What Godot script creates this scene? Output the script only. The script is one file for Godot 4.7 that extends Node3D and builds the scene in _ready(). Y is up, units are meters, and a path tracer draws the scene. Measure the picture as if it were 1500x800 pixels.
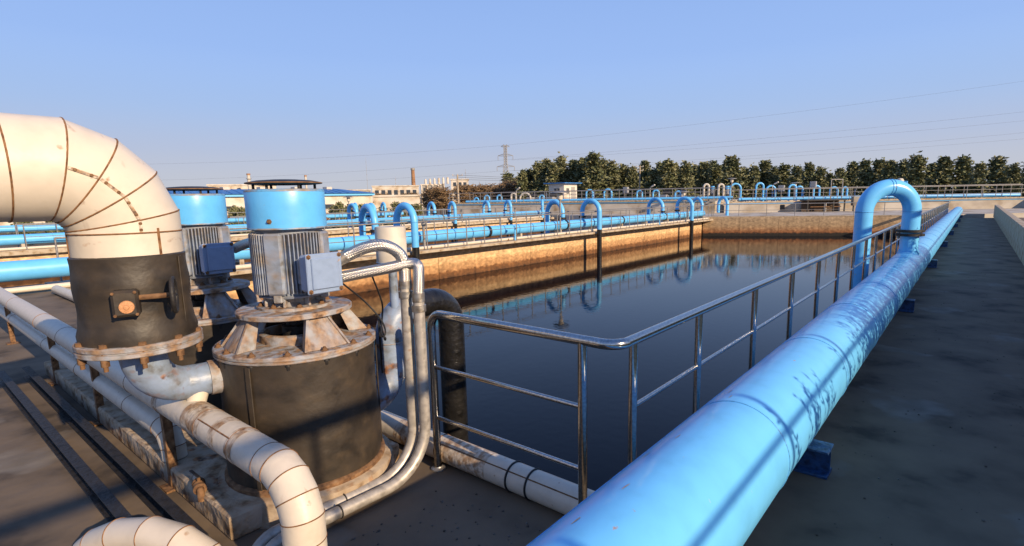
extends Node3D
# Sewage treatment tanks with blue pipework, seen from a walkway on a clear low-sun day.
# World axes follow the near tank: -Z runs along its right side, -X across it. y = 0 is the walkway.

const UP := Vector3.UP
const SUN_FROM := Vector3(1.0, 0.42, 0.10)

var M := {}
var T := {}
var names := {}
var rng := RandomNumberGenerator.new()
var noise := FastNoiseLite.new()


# ------------------------------------------------------------------ geometry
class Geo:
	var v := PackedVector3Array()
	var n := PackedVector3Array()
	var t := PackedVector2Array()
	var c := PackedColorArray()
	var i := PackedInt32Array()
	var tint := Color(1, 1, 1)

	func vert(p: Vector3, q: Vector3, uv := Vector2.ZERO) -> int:
		v.append(p); n.append(q); t.append(uv); c.append(tint)
		return v.size() - 1

	func tri(a: int, b: int, d: int) -> void:
		var f := (v[b] - v[a]).cross(v[d] - v[a])
		if f.length_squared() < 1e-16:
			return
		if f.dot(n[a] + n[b] + n[d]) > 0.0:
			i.append_array(PackedInt32Array([a, d, b]))
		else:
			i.append_array(PackedInt32Array([a, b, d]))

	func quad(a: Vector3, b: Vector3, d: Vector3, e: Vector3, out := Vector3.ZERO) -> Geo:
		var q := (b - a).cross(e - a).normalized()
		if q.length_squared() < 0.5:
			q = (d - b).cross(e - d).normalized()
		if out != Vector3.ZERO and q.dot(out) < 0.0:
			q = -q
		var w := (b - a).length()
		var h := (e - a).length()
		var k := [vert(a, q, Vector2(0, 0)), vert(b, q, Vector2(w, 0)), vert(d, q, Vector2(w, h)), vert(e, q, Vector2(0, h))]
		tri(k[0], k[1], k[2]); tri(k[0], k[2], k[3])
		return self

	func face(p: Array) -> Geo:   # a flat convex polygon
		var q: Vector3 = (p[1] - p[0]).cross(p[2] - p[0]).normalized()
		var k := []
		for a in p:
			k.append(vert(a, q, Vector2(a.x, a.z)))
		for j in range(1, p.size() - 1):
			tri(k[0], k[j], k[j + 1])
		return self

	# box with chamfered edges, given by its middle and size, in the frame x
	func box(mid: Vector3, size: Vector3, bev := 0.0, x := Transform3D.IDENTITY) -> Geo:
		var h := size / 2.0
		var b: float = minf(bev, minf(h.x, minf(h.y, h.z)) * 0.6)
		var put := func(p: Vector3) -> Vector3: return x * (mid + p)
		var ax := [Vector3(1, 0, 0), Vector3(0, 1, 0), Vector3(0, 0, 1)]
		for k in 3:
			var u: Vector3 = ax[(k + 1) % 3]
			var w: Vector3 = ax[(k + 2) % 3]
			var hu: float = h[(k + 1) % 3] - b
			var hw: float = h[(k + 2) % 3] - b
			for s in [-1.0, 1.0]:
				var o: Vector3 = ax[k] * h[k] * s
				quad(put.call(o - u * hu - w * hw), put.call(o + u * hu - w * hw), put.call(o + u * hu + w * hw), put.call(o - u * hu + w * hw), x.basis * (ax[k] * s))
		if b > 0.0:
			for k in 3:   # edges along axis k
				var u: Vector3 = ax[(k + 1) % 3]
				var w: Vector3 = ax[(k + 2) % 3]
				var l: Vector3 = ax[k] * (h[k] - b)
				for s in [-1.0, 1.0]:
					for r in [-1.0, 1.0]:
						var p: Vector3 = u * h[(k + 1) % 3] * s + w * (h[(k + 2) % 3] - b) * r
						var q: Vector3 = u * (h[(k + 1) % 3] - b) * s + w * h[(k + 2) % 3] * r
						quad(put.call(p - l), put.call(p + l), put.call(q + l), put.call(q - l), x.basis * (u * s + w * r))
			for sx in [-1.0, 1.0]:
				for sy in [-1.0, 1.0]:
					for sz in [-1.0, 1.0]:
						var s := Vector3(sx, sy, sz)
						var q := (x.basis * s).normalized()
						var a := vert(put.call(Vector3(h.x, h.y - b, h.z - b) * s), q)
						var d := vert(put.call(Vector3(h.x - b, h.y, h.z - b) * s), q)
						var e := vert(put.call(Vector3(h.x - b, h.y - b, h.z) * s), q)
						tri(a, d, e)
		return self

	# bar of square section between two points
	func bar(a: Vector3, b: Vector3, w: float, h: float, bev := 0.0) -> Geo:
		var z := (b - a).normalized()
		var x := Vector3.UP.cross(z)
		if x.length() < 0.01:
			x = Vector3.RIGHT
		x = x.normalized()
		return box(Vector3.ZERO, Vector3(w, h, (b - a).length()), bev, Transform3D(Basis(x, z.cross(x), z), (a + b) / 2.0))

	# swept round tube; r is a number or an array with one radius per point
	func tube(p: Array, r, sides := 12, caps := true, vstart := 0.0) -> Geo:
		var m := p.size()
		var dir := []
		for k in m:
			var a: Vector3 = p[maxi(k - 1, 0)]
			var b: Vector3 = p[mini(k + 1, m - 1)]
			dir.append((b - a).normalized())
		var up: Vector3 = Vector3.UP if absf(dir[0].y) < 0.9 else Vector3.RIGHT
		var x: Vector3 = up.cross(dir[0]).normalized()
		var along := vstart
		var last := -1
		for k in m:
			x = (x - dir[k] * x.dot(dir[k])).normalized()
			var y: Vector3 = dir[k].cross(x)
			var rad: float = r[k] if r is Array else r
			if k:
				along += (p[k] - p[k - 1]).length()
			var first := v.size()
			for j in sides + 1:
				var g := TAU * j / sides
				var q := x * cos(g) + y * sin(g)
				vert(p[k] + q * rad, q, Vector2(float(j) / sides, along))
			if last >= 0:
				for j in sides:
					tri(last + j, last + j + 1, first + j + 1)
					tri(last + j, first + j + 1, first + j)
			last = first
		if caps:
			for e in [0, m - 1]:
				var q: Vector3 = -dir[0] if e == 0 else dir[m - 1]
				var first: int = v.size()
				var src: int = last if e else last - (m - 1) * (sides + 1)
				var mid := vert(p[e], q)
				for j in sides + 1:
					vert(v[src + j] if e else v[src + j], q)
				for j in sides:
					tri(mid, first + 1 + j, first + 2 + j)
		return self

	# tube of straight drums cut on the mitre; a, b: the half-open range of drums to draw
	func mitre(p: Array, r: float, sides := 32, a := 0, b := -1, sub := 3) -> Geo:
		var m := p.size()
		var cut := []
		for k in m:
			var d0: Vector3 = (p[k] - p[k - 1]).normalized() if k else (p[1] - p[0]).normalized()
			var d1: Vector3 = (p[k + 1] - p[k]).normalized() if k < m - 1 else d0
			cut.append((d0 + d1).normalized())
		if b < 0:
			b = m - 1
		for s in range(a, b):
			var d: Vector3 = (p[s + 1] - p[s]).normalized()
			var x: Vector3 = (Vector3.UP if absf(d.y) < 0.8 else Vector3(0.3, 0, 1)).cross(d).normalized()
			var y := d.cross(x)
			var rings := []
			for k in sub + 1:
				var first := v.size()
				for j in sides + 1:
					var g := TAU * j / sides
					var q := x * cos(g) + y * sin(g)
					var o := q * r
					var lo: Vector3 = p[s] + o - d * (o.dot(cut[s]) / d.dot(cut[s]))
					var hi: Vector3 = p[s + 1] + o - d * (o.dot(cut[s + 1]) / d.dot(cut[s + 1]))
					vert(lo.lerp(hi, float(k) / sub), q, Vector2(float(j) / sides, k))
				rings.append(first)
			for k in sub:
				for j in sides:
					tri(rings[k] + j, rings[k] + j + 1, rings[k + 1] + j + 1)
					tri(rings[k] + j, rings[k + 1] + j + 1, rings[k + 1] + j)
		return self

	# a turned shape: profile of Vector2(radius, height) from bottom to top, axis along y of the frame x
	func lathe(prof: Array, sides := 32, x := Transform3D.IDENTITY, from := 0.0, to := TAU) -> Geo:
		for k in prof.size() - 1:
			var a: Vector2 = prof[k]
			var b: Vector2 = prof[k + 1]
			var e := (b - a)
			if e.length() < 1e-6:
				continue
			var o := Vector2(e.y, -e.x).normalized()
			var n0 := o
			var n1 := o
			if k > 0:
				var d: Vector2 = a - prof[k - 1]
				if d.length() > 1e-6 and d.normalized().dot(e.normalized()) > 0.8:
					n0 = (o + Vector2(d.y, -d.x).normalized()).normalized()
			if k < prof.size() - 2:
				var d: Vector2 = prof[k + 2] - b
				if d.length() > 1e-6 and d.normalized().dot(e.normalized()) > 0.8:
					n1 = (o + Vector2(d.y, -d.x).normalized()).normalized()
			var first := v.size()
			for j in sides + 1:
				var g := lerpf(from, to, float(j) / sides)
				var cx := cos(g)
				var cz := sin(g)
				vert(x * Vector3(a.x * cx, a.y, a.x * cz), x.basis * Vector3(n0.x * cx, n0.y, n0.x * cz), Vector2(float(j) / sides, a.y))
				vert(x * Vector3(b.x * cx, b.y, b.x * cz), x.basis * Vector3(n1.x * cx, n1.y, n1.x * cz), Vector2(float(j) / sides, b.y))
			for j in sides:
				var q := first + j * 2
				tri(q, q + 1, q + 3)
				tri(q, q + 3, q + 2)
		return self

	# ring of round section
	func torus(mid: Vector3, axis: Vector3, R: float, r: float, sides := 32, ring := 8) -> Geo:
		var x := axis.cross(Vector3.UP if absf(axis.y) < 0.8 else Vector3.RIGHT).normalized()
		var y := axis.cross(x).normalized()
		var p := []
		for k in sides + 1:
			var g := TAU * k / sides
			p.append(mid + (x * cos(g) + y * sin(g)) * R)
		var first := v.size()
		for k in sides + 1:
			var o: Vector3 = (p[k] - mid).normalized()
			for j in ring + 1:
				var g := TAU * j / ring
				var q := o * cos(g) + axis.normalized() * sin(g)
				vert(p[k] + q * r, q)
		for k in sides:
			for j in ring:
				var a := first + k * (ring + 1) + j
				tri(a, a + 1, a + ring + 2)
				tri(a, a + ring + 2, a + ring + 1)
		return self

	# an upright prism over a flat outline of Vector2(x, z)
	func prism(out: Array, y0: float, y1: float) -> Geo:
		var pts := PackedVector2Array(out)
		var ids := Geometry2D.triangulate_polygon(pts)
		for y in [y0, y1]:
			var q := Vector3.UP * (1.0 if y == y1 else -1.0)
			var f := v.size()
			for p in pts:
				vert(Vector3(p.x, y, p.y), q, p)
			for k in range(0, ids.size(), 3):
				tri(f + ids[k], f + ids[k + 1], f + ids[k + 2])
		var turn := 0.0
		for k in pts.size():
			turn += pts[k].cross(pts[(k + 1) % pts.size()])
		for k in pts.size():
			var a := pts[k]
			var b := pts[(k + 1) % pts.size()]
			var o := Vector3(b.y - a.y, 0, a.x - b.x) * signf(turn)
			quad(Vector3(a.x, y0, a.y), Vector3(b.x, y0, b.y), Vector3(b.x, y1, b.y), Vector3(a.x, y1, a.y), o)
		return self

	func mesh() -> ArrayMesh:
		var a := []
		a.resize(Mesh.ARRAY_MAX)
		a[Mesh.ARRAY_VERTEX] = v
		a[Mesh.ARRAY_NORMAL] = n
		a[Mesh.ARRAY_TEX_UV] = t
		a[Mesh.ARRAY_COLOR] = c
		a[Mesh.ARRAY_INDEX] = i
		var m := ArrayMesh.new()
		m.add_surface_from_arrays(Mesh.PRIMITIVE_TRIANGLES, a)
		return m


func geo() -> Geo:
	return Geo.new()


# points of an arc in the plane of a and b, from angle g0 to g1
func arc(mid: Vector3, a: Vector3, b: Vector3, r: float, g0: float, g1: float, k: int) -> Array:
	var p := []
	for j in k + 1:
		var g := lerpf(g0, g1, float(j) / k)
		p.append(mid + (a * cos(g) + b * sin(g)) * r)
	return p


# smooth curve through points
func smooth(pts: Array, each := 6) -> Array:
	var p := []
	for k in pts.size() - 1:
		var a: Vector3 = pts[maxi(k - 1, 0)]
		var b: Vector3 = pts[k]
		var d: Vector3 = pts[k + 1]
		var e: Vector3 = pts[mini(k + 2, pts.size() - 1)]
		for j in each:
			p.append(b.cubic_interpolate(d, a, e, float(j) / each))
	p.append(pts[-1])
	return p


# ------------------------------------------------------------------ nodes
func numbered(s: String) -> String:
	var k: int = names.get(s, 0)
	names[s] = k + 1
	return s if k == 0 else "%s_%03d" % [s, k]


func tag(o: Node3D, label: String, category: String, group := "") -> Node3D:
	o.set_meta("label", label)
	o.set_meta("category", category)
	if group:
		o.set_meta("group", group)
	return o


func thing(called: String, label: String, category: String, at := Vector3.ZERO, group := "") -> Node3D:
	var o := Node3D.new()
	o.name = numbered(called)
	add_child(o)
	o.position = at
	return tag(o, label, category, group)


func part(called: String, g, m: Material, parent: Node, at := Vector3.ZERO) -> MeshInstance3D:
	var o := MeshInstance3D.new()
	o.mesh = g.mesh() if g is Geo else g
	o.material_override = null
	o.set_surface_override_material(0, m)
	if parent == self:
		o.name = numbered(called)
		add_child(o)
	else:
		o.name = called
		parent.add_child(o, true)
	o.position = at
	return o


func struct(called: String, g, m: Material) -> MeshInstance3D:
	var o := part(called, g, m, self)
	o.set_meta("kind", "structure")
	return o


func copy(o: Node3D, stem: String, at: Vector3, label: String) -> Node3D:
	var r: Node3D = o.duplicate()
	r.name = numbered(stem)
	add_child(r)
	r.position = at
	r.set_meta("label", label)
	return r


func ordinal(k: int) -> String:
	var w := ["first", "second", "third", "fourth", "fifth", "sixth", "seventh", "eighth", "ninth", "tenth", "eleventh", "twelfth"]
	return w[k] if k < 12 else ("%dst" % (k + 1) if (k + 1) % 10 == 1 else "%dnd" % (k + 1) if (k + 1) % 10 == 2 else "%drd" % (k + 1) if (k + 1) % 10 == 3 else "%dth" % (k + 1))


# ------------------------------------------------------------------ materials
func lin(r: float, g: float, b: float) -> Color:
	return Color(r, g, b).linear_to_srgb()


func noise_tex(freq: float, stops: Array, seed_: int, size := 512, kind := FastNoiseLite.TYPE_SIMPLEX_SMOOTH, octaves := 5) -> NoiseTexture2D:
	var f := FastNoiseLite.new()
	f.noise_type = kind
	f.frequency = freq
	f.seed = seed_
	f.fractal_octaves = octaves
	var x := NoiseTexture2D.new()
	x.width = size
	x.height = size
	x.seamless = true
	x.noise = f
	if stops.size():
		var g := Gradient.new()
		g.offsets = PackedFloat32Array(stops.map(func(s): return s[0]))
		g.colors = PackedColorArray(stops.map(func(s): return s[1]))
		x.color_ramp = g
	return x


func grey(a: float) -> Color:
	return Color(a, a, a)


func mat(called: String, col: Color, rough: float, metal := 0.0, tex: Texture2D = null, scale := 1.0, bump := 0.0, bump_tex: Texture2D = null) -> StandardMaterial3D:
	var m := StandardMaterial3D.new()
	m.resource_name = called
	m.albedo_color = col
	m.roughness = rough
	m.metallic = metal
	m.cull_mode = BaseMaterial3D.CULL_DISABLED
	m.vertex_color_use_as_albedo = true
	m.uv1_triplanar = true
	m.uv1_scale = Vector3.ONE * scale
	if tex:
		m.albedo_texture = tex
	if bump > 0.0:
		m.heightmap_enabled = true
		m.heightmap_texture = bump_tex if bump_tex else T.bump
		m.heightmap_scale = bump
	M[called] = m
	return m


# rust (or another stain) through the paint where a mask says so
func stained(m: StandardMaterial3D, mask: Texture2D, over: Texture2D) -> StandardMaterial3D:
	m.detail_enabled = true
	m.detail_mask = mask
	m.detail_albedo = over
	m.detail_uv_layer = BaseMaterial3D.DETAIL_UV_1
	m.detail_blend_mode = BaseMaterial3D.BLEND_MODE_MIX
	return m


func make_materials() -> void:
	T.bump = noise_tex(0.02, [], 3)
	T.fine = noise_tex(0.035, [[0.25, grey(0.80)], [0.5, grey(0.93)], [0.75, grey(1.0)]], 5)
	T.subtle = noise_tex(0.02, [[0.2, grey(0.95)], [0.5, grey(0.985)], [0.8, grey(1.0)]], 4)
	T.rust_tan = noise_tex(0.025, [[0.15, lin(0.09, 0.045, 0.022)], [0.40, lin(0.25, 0.14, 0.065)], [0.65, lin(0.36, 0.215, 0.11)], [0.9, lin(0.44, 0.31, 0.19)]], 28)
	T.blotch = noise_tex(0.008, [[0.2, grey(0.62)], [0.45, grey(0.88)], [0.8, grey(1.0)]], 6)
	T.dirt = noise_tex(0.012, [[0.10, Color(0.66, 0.58, 0.48)], [0.30, Color(0.88, 0.84, 0.78)], [0.55, Color(0.97, 0.96, 0.94)], [0.85, grey(1.0)]], 7)
	T.rust = noise_tex(0.03, [[0.2, lin(0.05, 0.022, 0.010)], [0.45, lin(0.16, 0.065, 0.024)], [0.62, lin(0.30, 0.13, 0.045)], [0.85, lin(0.42, 0.24, 0.11)]], 8)
	T.rust_some = noise_tex(0.012, [[0.66, grey(0)], [0.72, grey(0.45)], [0.84, grey(0.95)]], 9)
	T.rust_more = noise_tex(0.010, [[0.40, grey(0)], [0.54, grey(0.45)], [0.70, grey(0.95)]], 10)
	T.rust_few = noise_tex(0.02, [[0.84, grey(0)], [0.88, grey(0.4)], [0.95, grey(0.9)]], 11)
	T.dust = noise_tex(0.02, [[0.2, lin(0.20, 0.15, 0.10)], [0.8, lin(0.34, 0.26, 0.18)]], 12)
	T.dust_mask = noise_tex(0.011, [[0.40, grey(0)], [0.60, grey(0.30)], [0.80, grey(0.75)]], 13)
	T.stain = noise_tex(0.006, [[0.10, grey(0.55)], [0.32, grey(0.84)], [0.5, grey(0.93)], [0.8, grey(1.0)]], 14, 1024, FastNoiseLite.TYPE_SIMPLEX_SMOOTH, 8)
	T.pale = noise_tex(0.007, [[0.72, grey(0)], [0.76, grey(0.35)], [0.84, grey(0.7)]], 15)
	T.pale_col = noise_tex(0.03, [[0.2, lin(0.14, 0.12, 0.095)], [0.8, lin(0.22, 0.195, 0.16)]], 16)
	T.leaf = noise_tex(0.05, [[0.2, grey(0.6)], [0.8, grey(1.0)]], 17, 256)

	stained(mat("platform_concrete", lin(0.165, 0.122, 0.080), 0.85, 0.0, T.stain, 0.21, 0.9), T.pale, T.pale_col)
	stained(mat("plinth_concrete", lin(0.42, 0.34, 0.25), 0.9, 0.0, T.dirt, 0.9, 1.2), T.rust_some, T.rust)
	mat("slab_concrete", lin(0.46, 0.39, 0.30), 0.9, 0.0, T.dirt, 0.5, 1.0)
	mat("raised_concrete", lin(0.46, 0.43, 0.385), 0.9, 0.0, T.dirt, 0.09, 1.0)
	mat("land", lin(0.13, 0.105, 0.07), 0.95, 0.0, T.blotch, 0.03)
	stained(mat("cream_lagging", lin(0.66, 0.585, 0.475), 0.42, 0.0, T.subtle, 0.8, 0.12), T.rust_few, T.rust)
	stained(mat("cream_streaked", lin(0.64, 0.565, 0.455), 0.45, 0.0, T.subtle, 1.1, 0.2), T.rust_few, T.rust_tan)
	stained(mat("cream_rusted", lin(0.70, 0.60, 0.47), 0.5, 0.0, T.fine, 2.2, 0.2), T.rust_more, T.rust_tan)
	stained(mat("grey_paint", lin(0.245, 0.325, 0.47), 0.42, 0.0, T.dirt, 1.3, 0.3), T.rust_some, T.rust)
	stained(mat("grey_paint_rusty", lin(0.34, 0.36, 0.40), 0.6, 0.0, T.dirt, 1.6, 0.5), T.rust_more, T.rust_tan)
	stained(mat("box_paint", lin(0.25, 0.335, 0.49), 0.4, 0.0, T.subtle, 1.3, 0.15), T.rust_few, T.rust_tan)
	stained(mat("motor_paint", lin(0.25, 0.31, 0.42), 0.5, 0.0, T.dirt, 1.5, 0.2), T.dust_mask, T.dust)
	stained(mat("black_wrap", lin(0.044, 0.034, 0.024), 0.5, 0.0, T.blotch, 1.1, 0.22), T.dust_mask, noise_tex(0.02, [[0.2, lin(0.05, 0.037, 0.023)], [0.8, lin(0.085, 0.060, 0.036)]], 18))
	mat("black_pitch", lin(0.016, 0.015, 0.014), 0.30, 0.0, T.blotch, 2.0, 0.45)
	mat("rust_iron", lin(0.62, 0.56, 0.50), 0.85, 0.0, T.rust_tan, 1.3, 0.5)
	mat("rust_seam", lin(0.75, 0.62, 0.48), 0.85, 0.0, T.rust_tan, 1.5, 0.4)
	mat("dark_iron", lin(0.022, 0.019, 0.017), 0.6, 0.0, T.blotch, 2.0, 0.4)
	stained(mat("blue_cowl", lin(0.115, 0.46, 0.86), 0.36, 0.0, T.subtle, 1.2, 0.06), T.rust_few, T.dust)
	stained(mat("chipped_blue", lin(0.13, 0.40, 0.70), 0.5, 0.0, T.fine, 1.7, 0.2), T.rust_more, T.dust)
	stained(mat("blue_pipe", lin(0.15, 0.53, 0.93), 0.25, 0.0, T.subtle, 0.45, 0.05), noise_tex(0.03, [[0.90, grey(0)], [0.915, grey(0.8)], [0.94, grey(1)]], 19), noise_tex(0.05, [[0.2, lin(0.40, 0.20, 0.09)], [0.8, lin(0.62, 0.48, 0.35)]], 20))
	mat("blue_far", lin(0.135, 0.50, 0.90), 0.38, 0.0, T.subtle, 0.4)
	mat("blue_bead", lin(0.10, 0.40, 0.78), 0.45, 0.0, T.fine, 2.0)
	mat("blue_dark", lin(0.022, 0.085, 0.24), 0.4, 0.0, T.blotch, 3.0, 0.3)
	mat("stainless", lin(0.56, 0.54, 0.51), 0.17, 1.0, T.fine, 3.0)
	mat("galvanised", lin(0.40, 0.39, 0.37), 0.42, 0.75, T.dirt, 2.0, 0.2)
	stained(mat("conduit", lin(0.50, 0.46, 0.40), 0.42, 0.35, T.fine, 0.9, 0.2), T.rust_few, T.rust)
	mat("rail_grey", lin(0.30, 0.29, 0.28), 0.5, 0.3, T.fine, 1.0)
	mat("rubber", lin(0.012, 0.012, 0.012), 0.6)
	mat("white_paint", lin(0.66, 0.60, 0.50), 0.6, 0.0, T.fine, 0.3)
	mat("roof_blue", lin(0.045, 0.20, 0.52), 0.5, 0.0, T.fine, 0.1)
	mat("wall_white", lin(0.66, 0.61, 0.54), 0.8, 0.0, T.dirt, 0.06)
	mat("wall_grey", lin(0.33, 0.32, 0.30), 0.85, 0.0, T.dirt, 0.08)
	mat("glass_dark", lin(0.045, 0.055, 0.07), 0.12)
	mat("brick", lin(0.36, 0.20, 0.11), 0.9, 0.0, T.dirt, 0.1)
	mat("steel_far", lin(0.34, 0.34, 0.34), 0.6, 0.2)
	mat("wire", lin(0.10, 0.10, 0.11), 0.6)
	mat("bark", lin(0.11, 0.075, 0.05), 0.9, 0.0, T.blotch, 1.5)
	var leaf := mat("needles", lin(1, 1, 1), 0.75, 0.0, T.leaf, 0.4)
	leaf.backlight_enabled = true
	leaf.backlight = Color(0.15, 0.17, 0.08)
	mat("twigs", lin(1, 1, 1), 0.9)
	mat("grass", lin(1, 1, 1), 0.8)
	mat("bare_chip", lin(0.60, 0.42, 0.29), 0.8, 0.0, T.fine, 8.0)
	mat("pebble", lin(0.16, 0.14, 0.12), 0.9)
	mat("orange_mark", lin(0.62, 0.30, 0.13), 0.6, 0.0, T.fine, 6.0)

	# woven steel hose: a diamond weave as relief
	var w := Image.create(64, 64, false, Image.FORMAT_RGB8)
	for y in 64:
		for x in 64:
			var a := absf(sin((x + y) * PI / 16.0))
			var b := absf(sin((x - y) * PI / 16.0))
			var over := (int((x + y) / 16.0) + int((x - y + 128) / 16.0)) % 2 == 0
			w.set_pixel(x, y, grey(clampf((a if over else b) * 0.8 + 0.2 * minf(a, b), 0, 1)))
	var hose := mat("woven_steel", lin(0.56, 0.53, 0.48), 0.30, 1.0)
	hose.uv1_triplanar = false
	hose.uv1_scale = Vector3(4, 16, 1)
	hose.heightmap_enabled = true
	hose.heightmap_texture = ImageTexture.create_from_image(w)
	hose.heightmap_scale = 0.22

	# basin walls: concrete with a tide mark, dried weed and drips above the water
	M.basin_left = tide_wall("basin_left", [[0.0, lin(0.035, 0.018, 0.008)], [0.10, lin(0.12, 0.052, 0.018)], [0.24, lin(0.17, 0.075, 0.026)], [0.30, lin(0.38, 0.205, 0.09)], [0.50, lin(0.46, 0.275, 0.13)], [0.58, lin(0.60, 0.40, 0.21)], [1.0, lin(0.63, 0.44, 0.255)]], 31)
	M.basin_far = tide_wall("basin_far", [[0.0, lin(0.012, 0.010, 0.008)], [0.16, lin(0.016, 0.012, 0.009)], [0.22, lin(0.20, 0.075, 0.025)], [0.36, lin(0.30, 0.16, 0.075)], [0.55, lin(0.33, 0.225, 0.125)], [1.0, lin(0.36, 0.265, 0.165)]], 37)

	var water := mat("water", lin(0.0022, 0.0038, 0.0080), 0.008)
	water.vertex_color_use_as_albedo = false
	water.metallic_specular = 0.22
	water.uv1_world_triplanar = true
	water.uv1_scale = Vector3(0.35, 0.35, 0.35)
	water.heightmap_enabled = true
	water.heightmap_texture = noise_tex(0.012, [], 23, 1024, FastNoiseLite.TYPE_SIMPLEX_SMOOTH, 3)
	water.heightmap_scale = 0.085


# texture over (length in units of 8 m, height from water to coping)
func tide_wall(called: String, stops: Array, seed_: int) -> StandardMaterial3D:
	var g := Gradient.new()
	g.offsets = PackedFloat32Array(stops.map(func(s): return s[0]))
	g.colors = PackedColorArray(stops.map(func(s): return s[1]))
	var f := FastNoiseLite.new()
	f.seed = seed_
	f.fractal_octaves = 4
	f.frequency = 0.02
	var w := 768
	var h := 192
	var im := Image.create(w, h, false, Image.FORMAT_RGB8)
	var circle := w / TAU
	for x in w:
		var a := TAU * x / w
		var cx := cos(a) * circle
		var cz := sin(a) * circle
		var drip := f.get_noise_3d(cx * 1.6, 0, cz * 1.6)
		var wave := f.get_noise_3d(cx * 0.35, 90, cz * 0.35)
		for y in h:
			var up := 1.0 - float(y) / h
			var grain := f.get_noise_3d(cx * 2.2, y * 2.2, cz * 2.2)
			var lay := f.get_noise_3d(cx * 0.6, y * 1.1 + 300, cz * 0.6)
			var q := g.sample(clampf(up + 0.03 * wave + 0.05 * grain + 0.02 * drip, 0, 1))
			var k := clampf(1.0 + 0.22 * grain + 0.10 * lay + 0.14 * drip, 0.4, 1.3)
			im.set_pixel(x, y, Color(q.r * k, q.g * k, q.b * k))
	var m := mat(called, Color(1, 1, 1), 0.85)
	m.uv1_triplanar = false
	m.albedo_texture = ImageTexture.create_from_image(im)
	m.heightmap_enabled = false
	return m


# ------------------------------------------------------------------ pumps and their pipework
func dir_at(deg: float) -> Vector3:
	return Vector3(cos(deg_to_rad(deg)), 0, sin(deg_to_rad(deg)))


func turn_to(deg: float, r := 0.0, y := 0.0) -> Transform3D:   # local z looks outward at the angle
	var z := dir_at(deg)
	return Transform3D(Basis(UP.cross(z), UP, z), z * r + UP * y)


func bolt_mesh(r := 0.0145, h := 0.016) -> ArrayMesh:
	var g := geo()
	g.lathe([Vector2(0, 0), Vector2(r * 1.5, 0), Vector2(r * 1.5, 0.004), Vector2(r, 0.004), Vector2(r, h * 0.75), Vector2(r * 0.8, h), Vector2(0, h)], 6)
	g.lathe([Vector2(r * 0.5, h), Vector2(r * 0.5, h * 1.5), Vector2(0, h * 1.5)], 6)
	return g.mesh()


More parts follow.
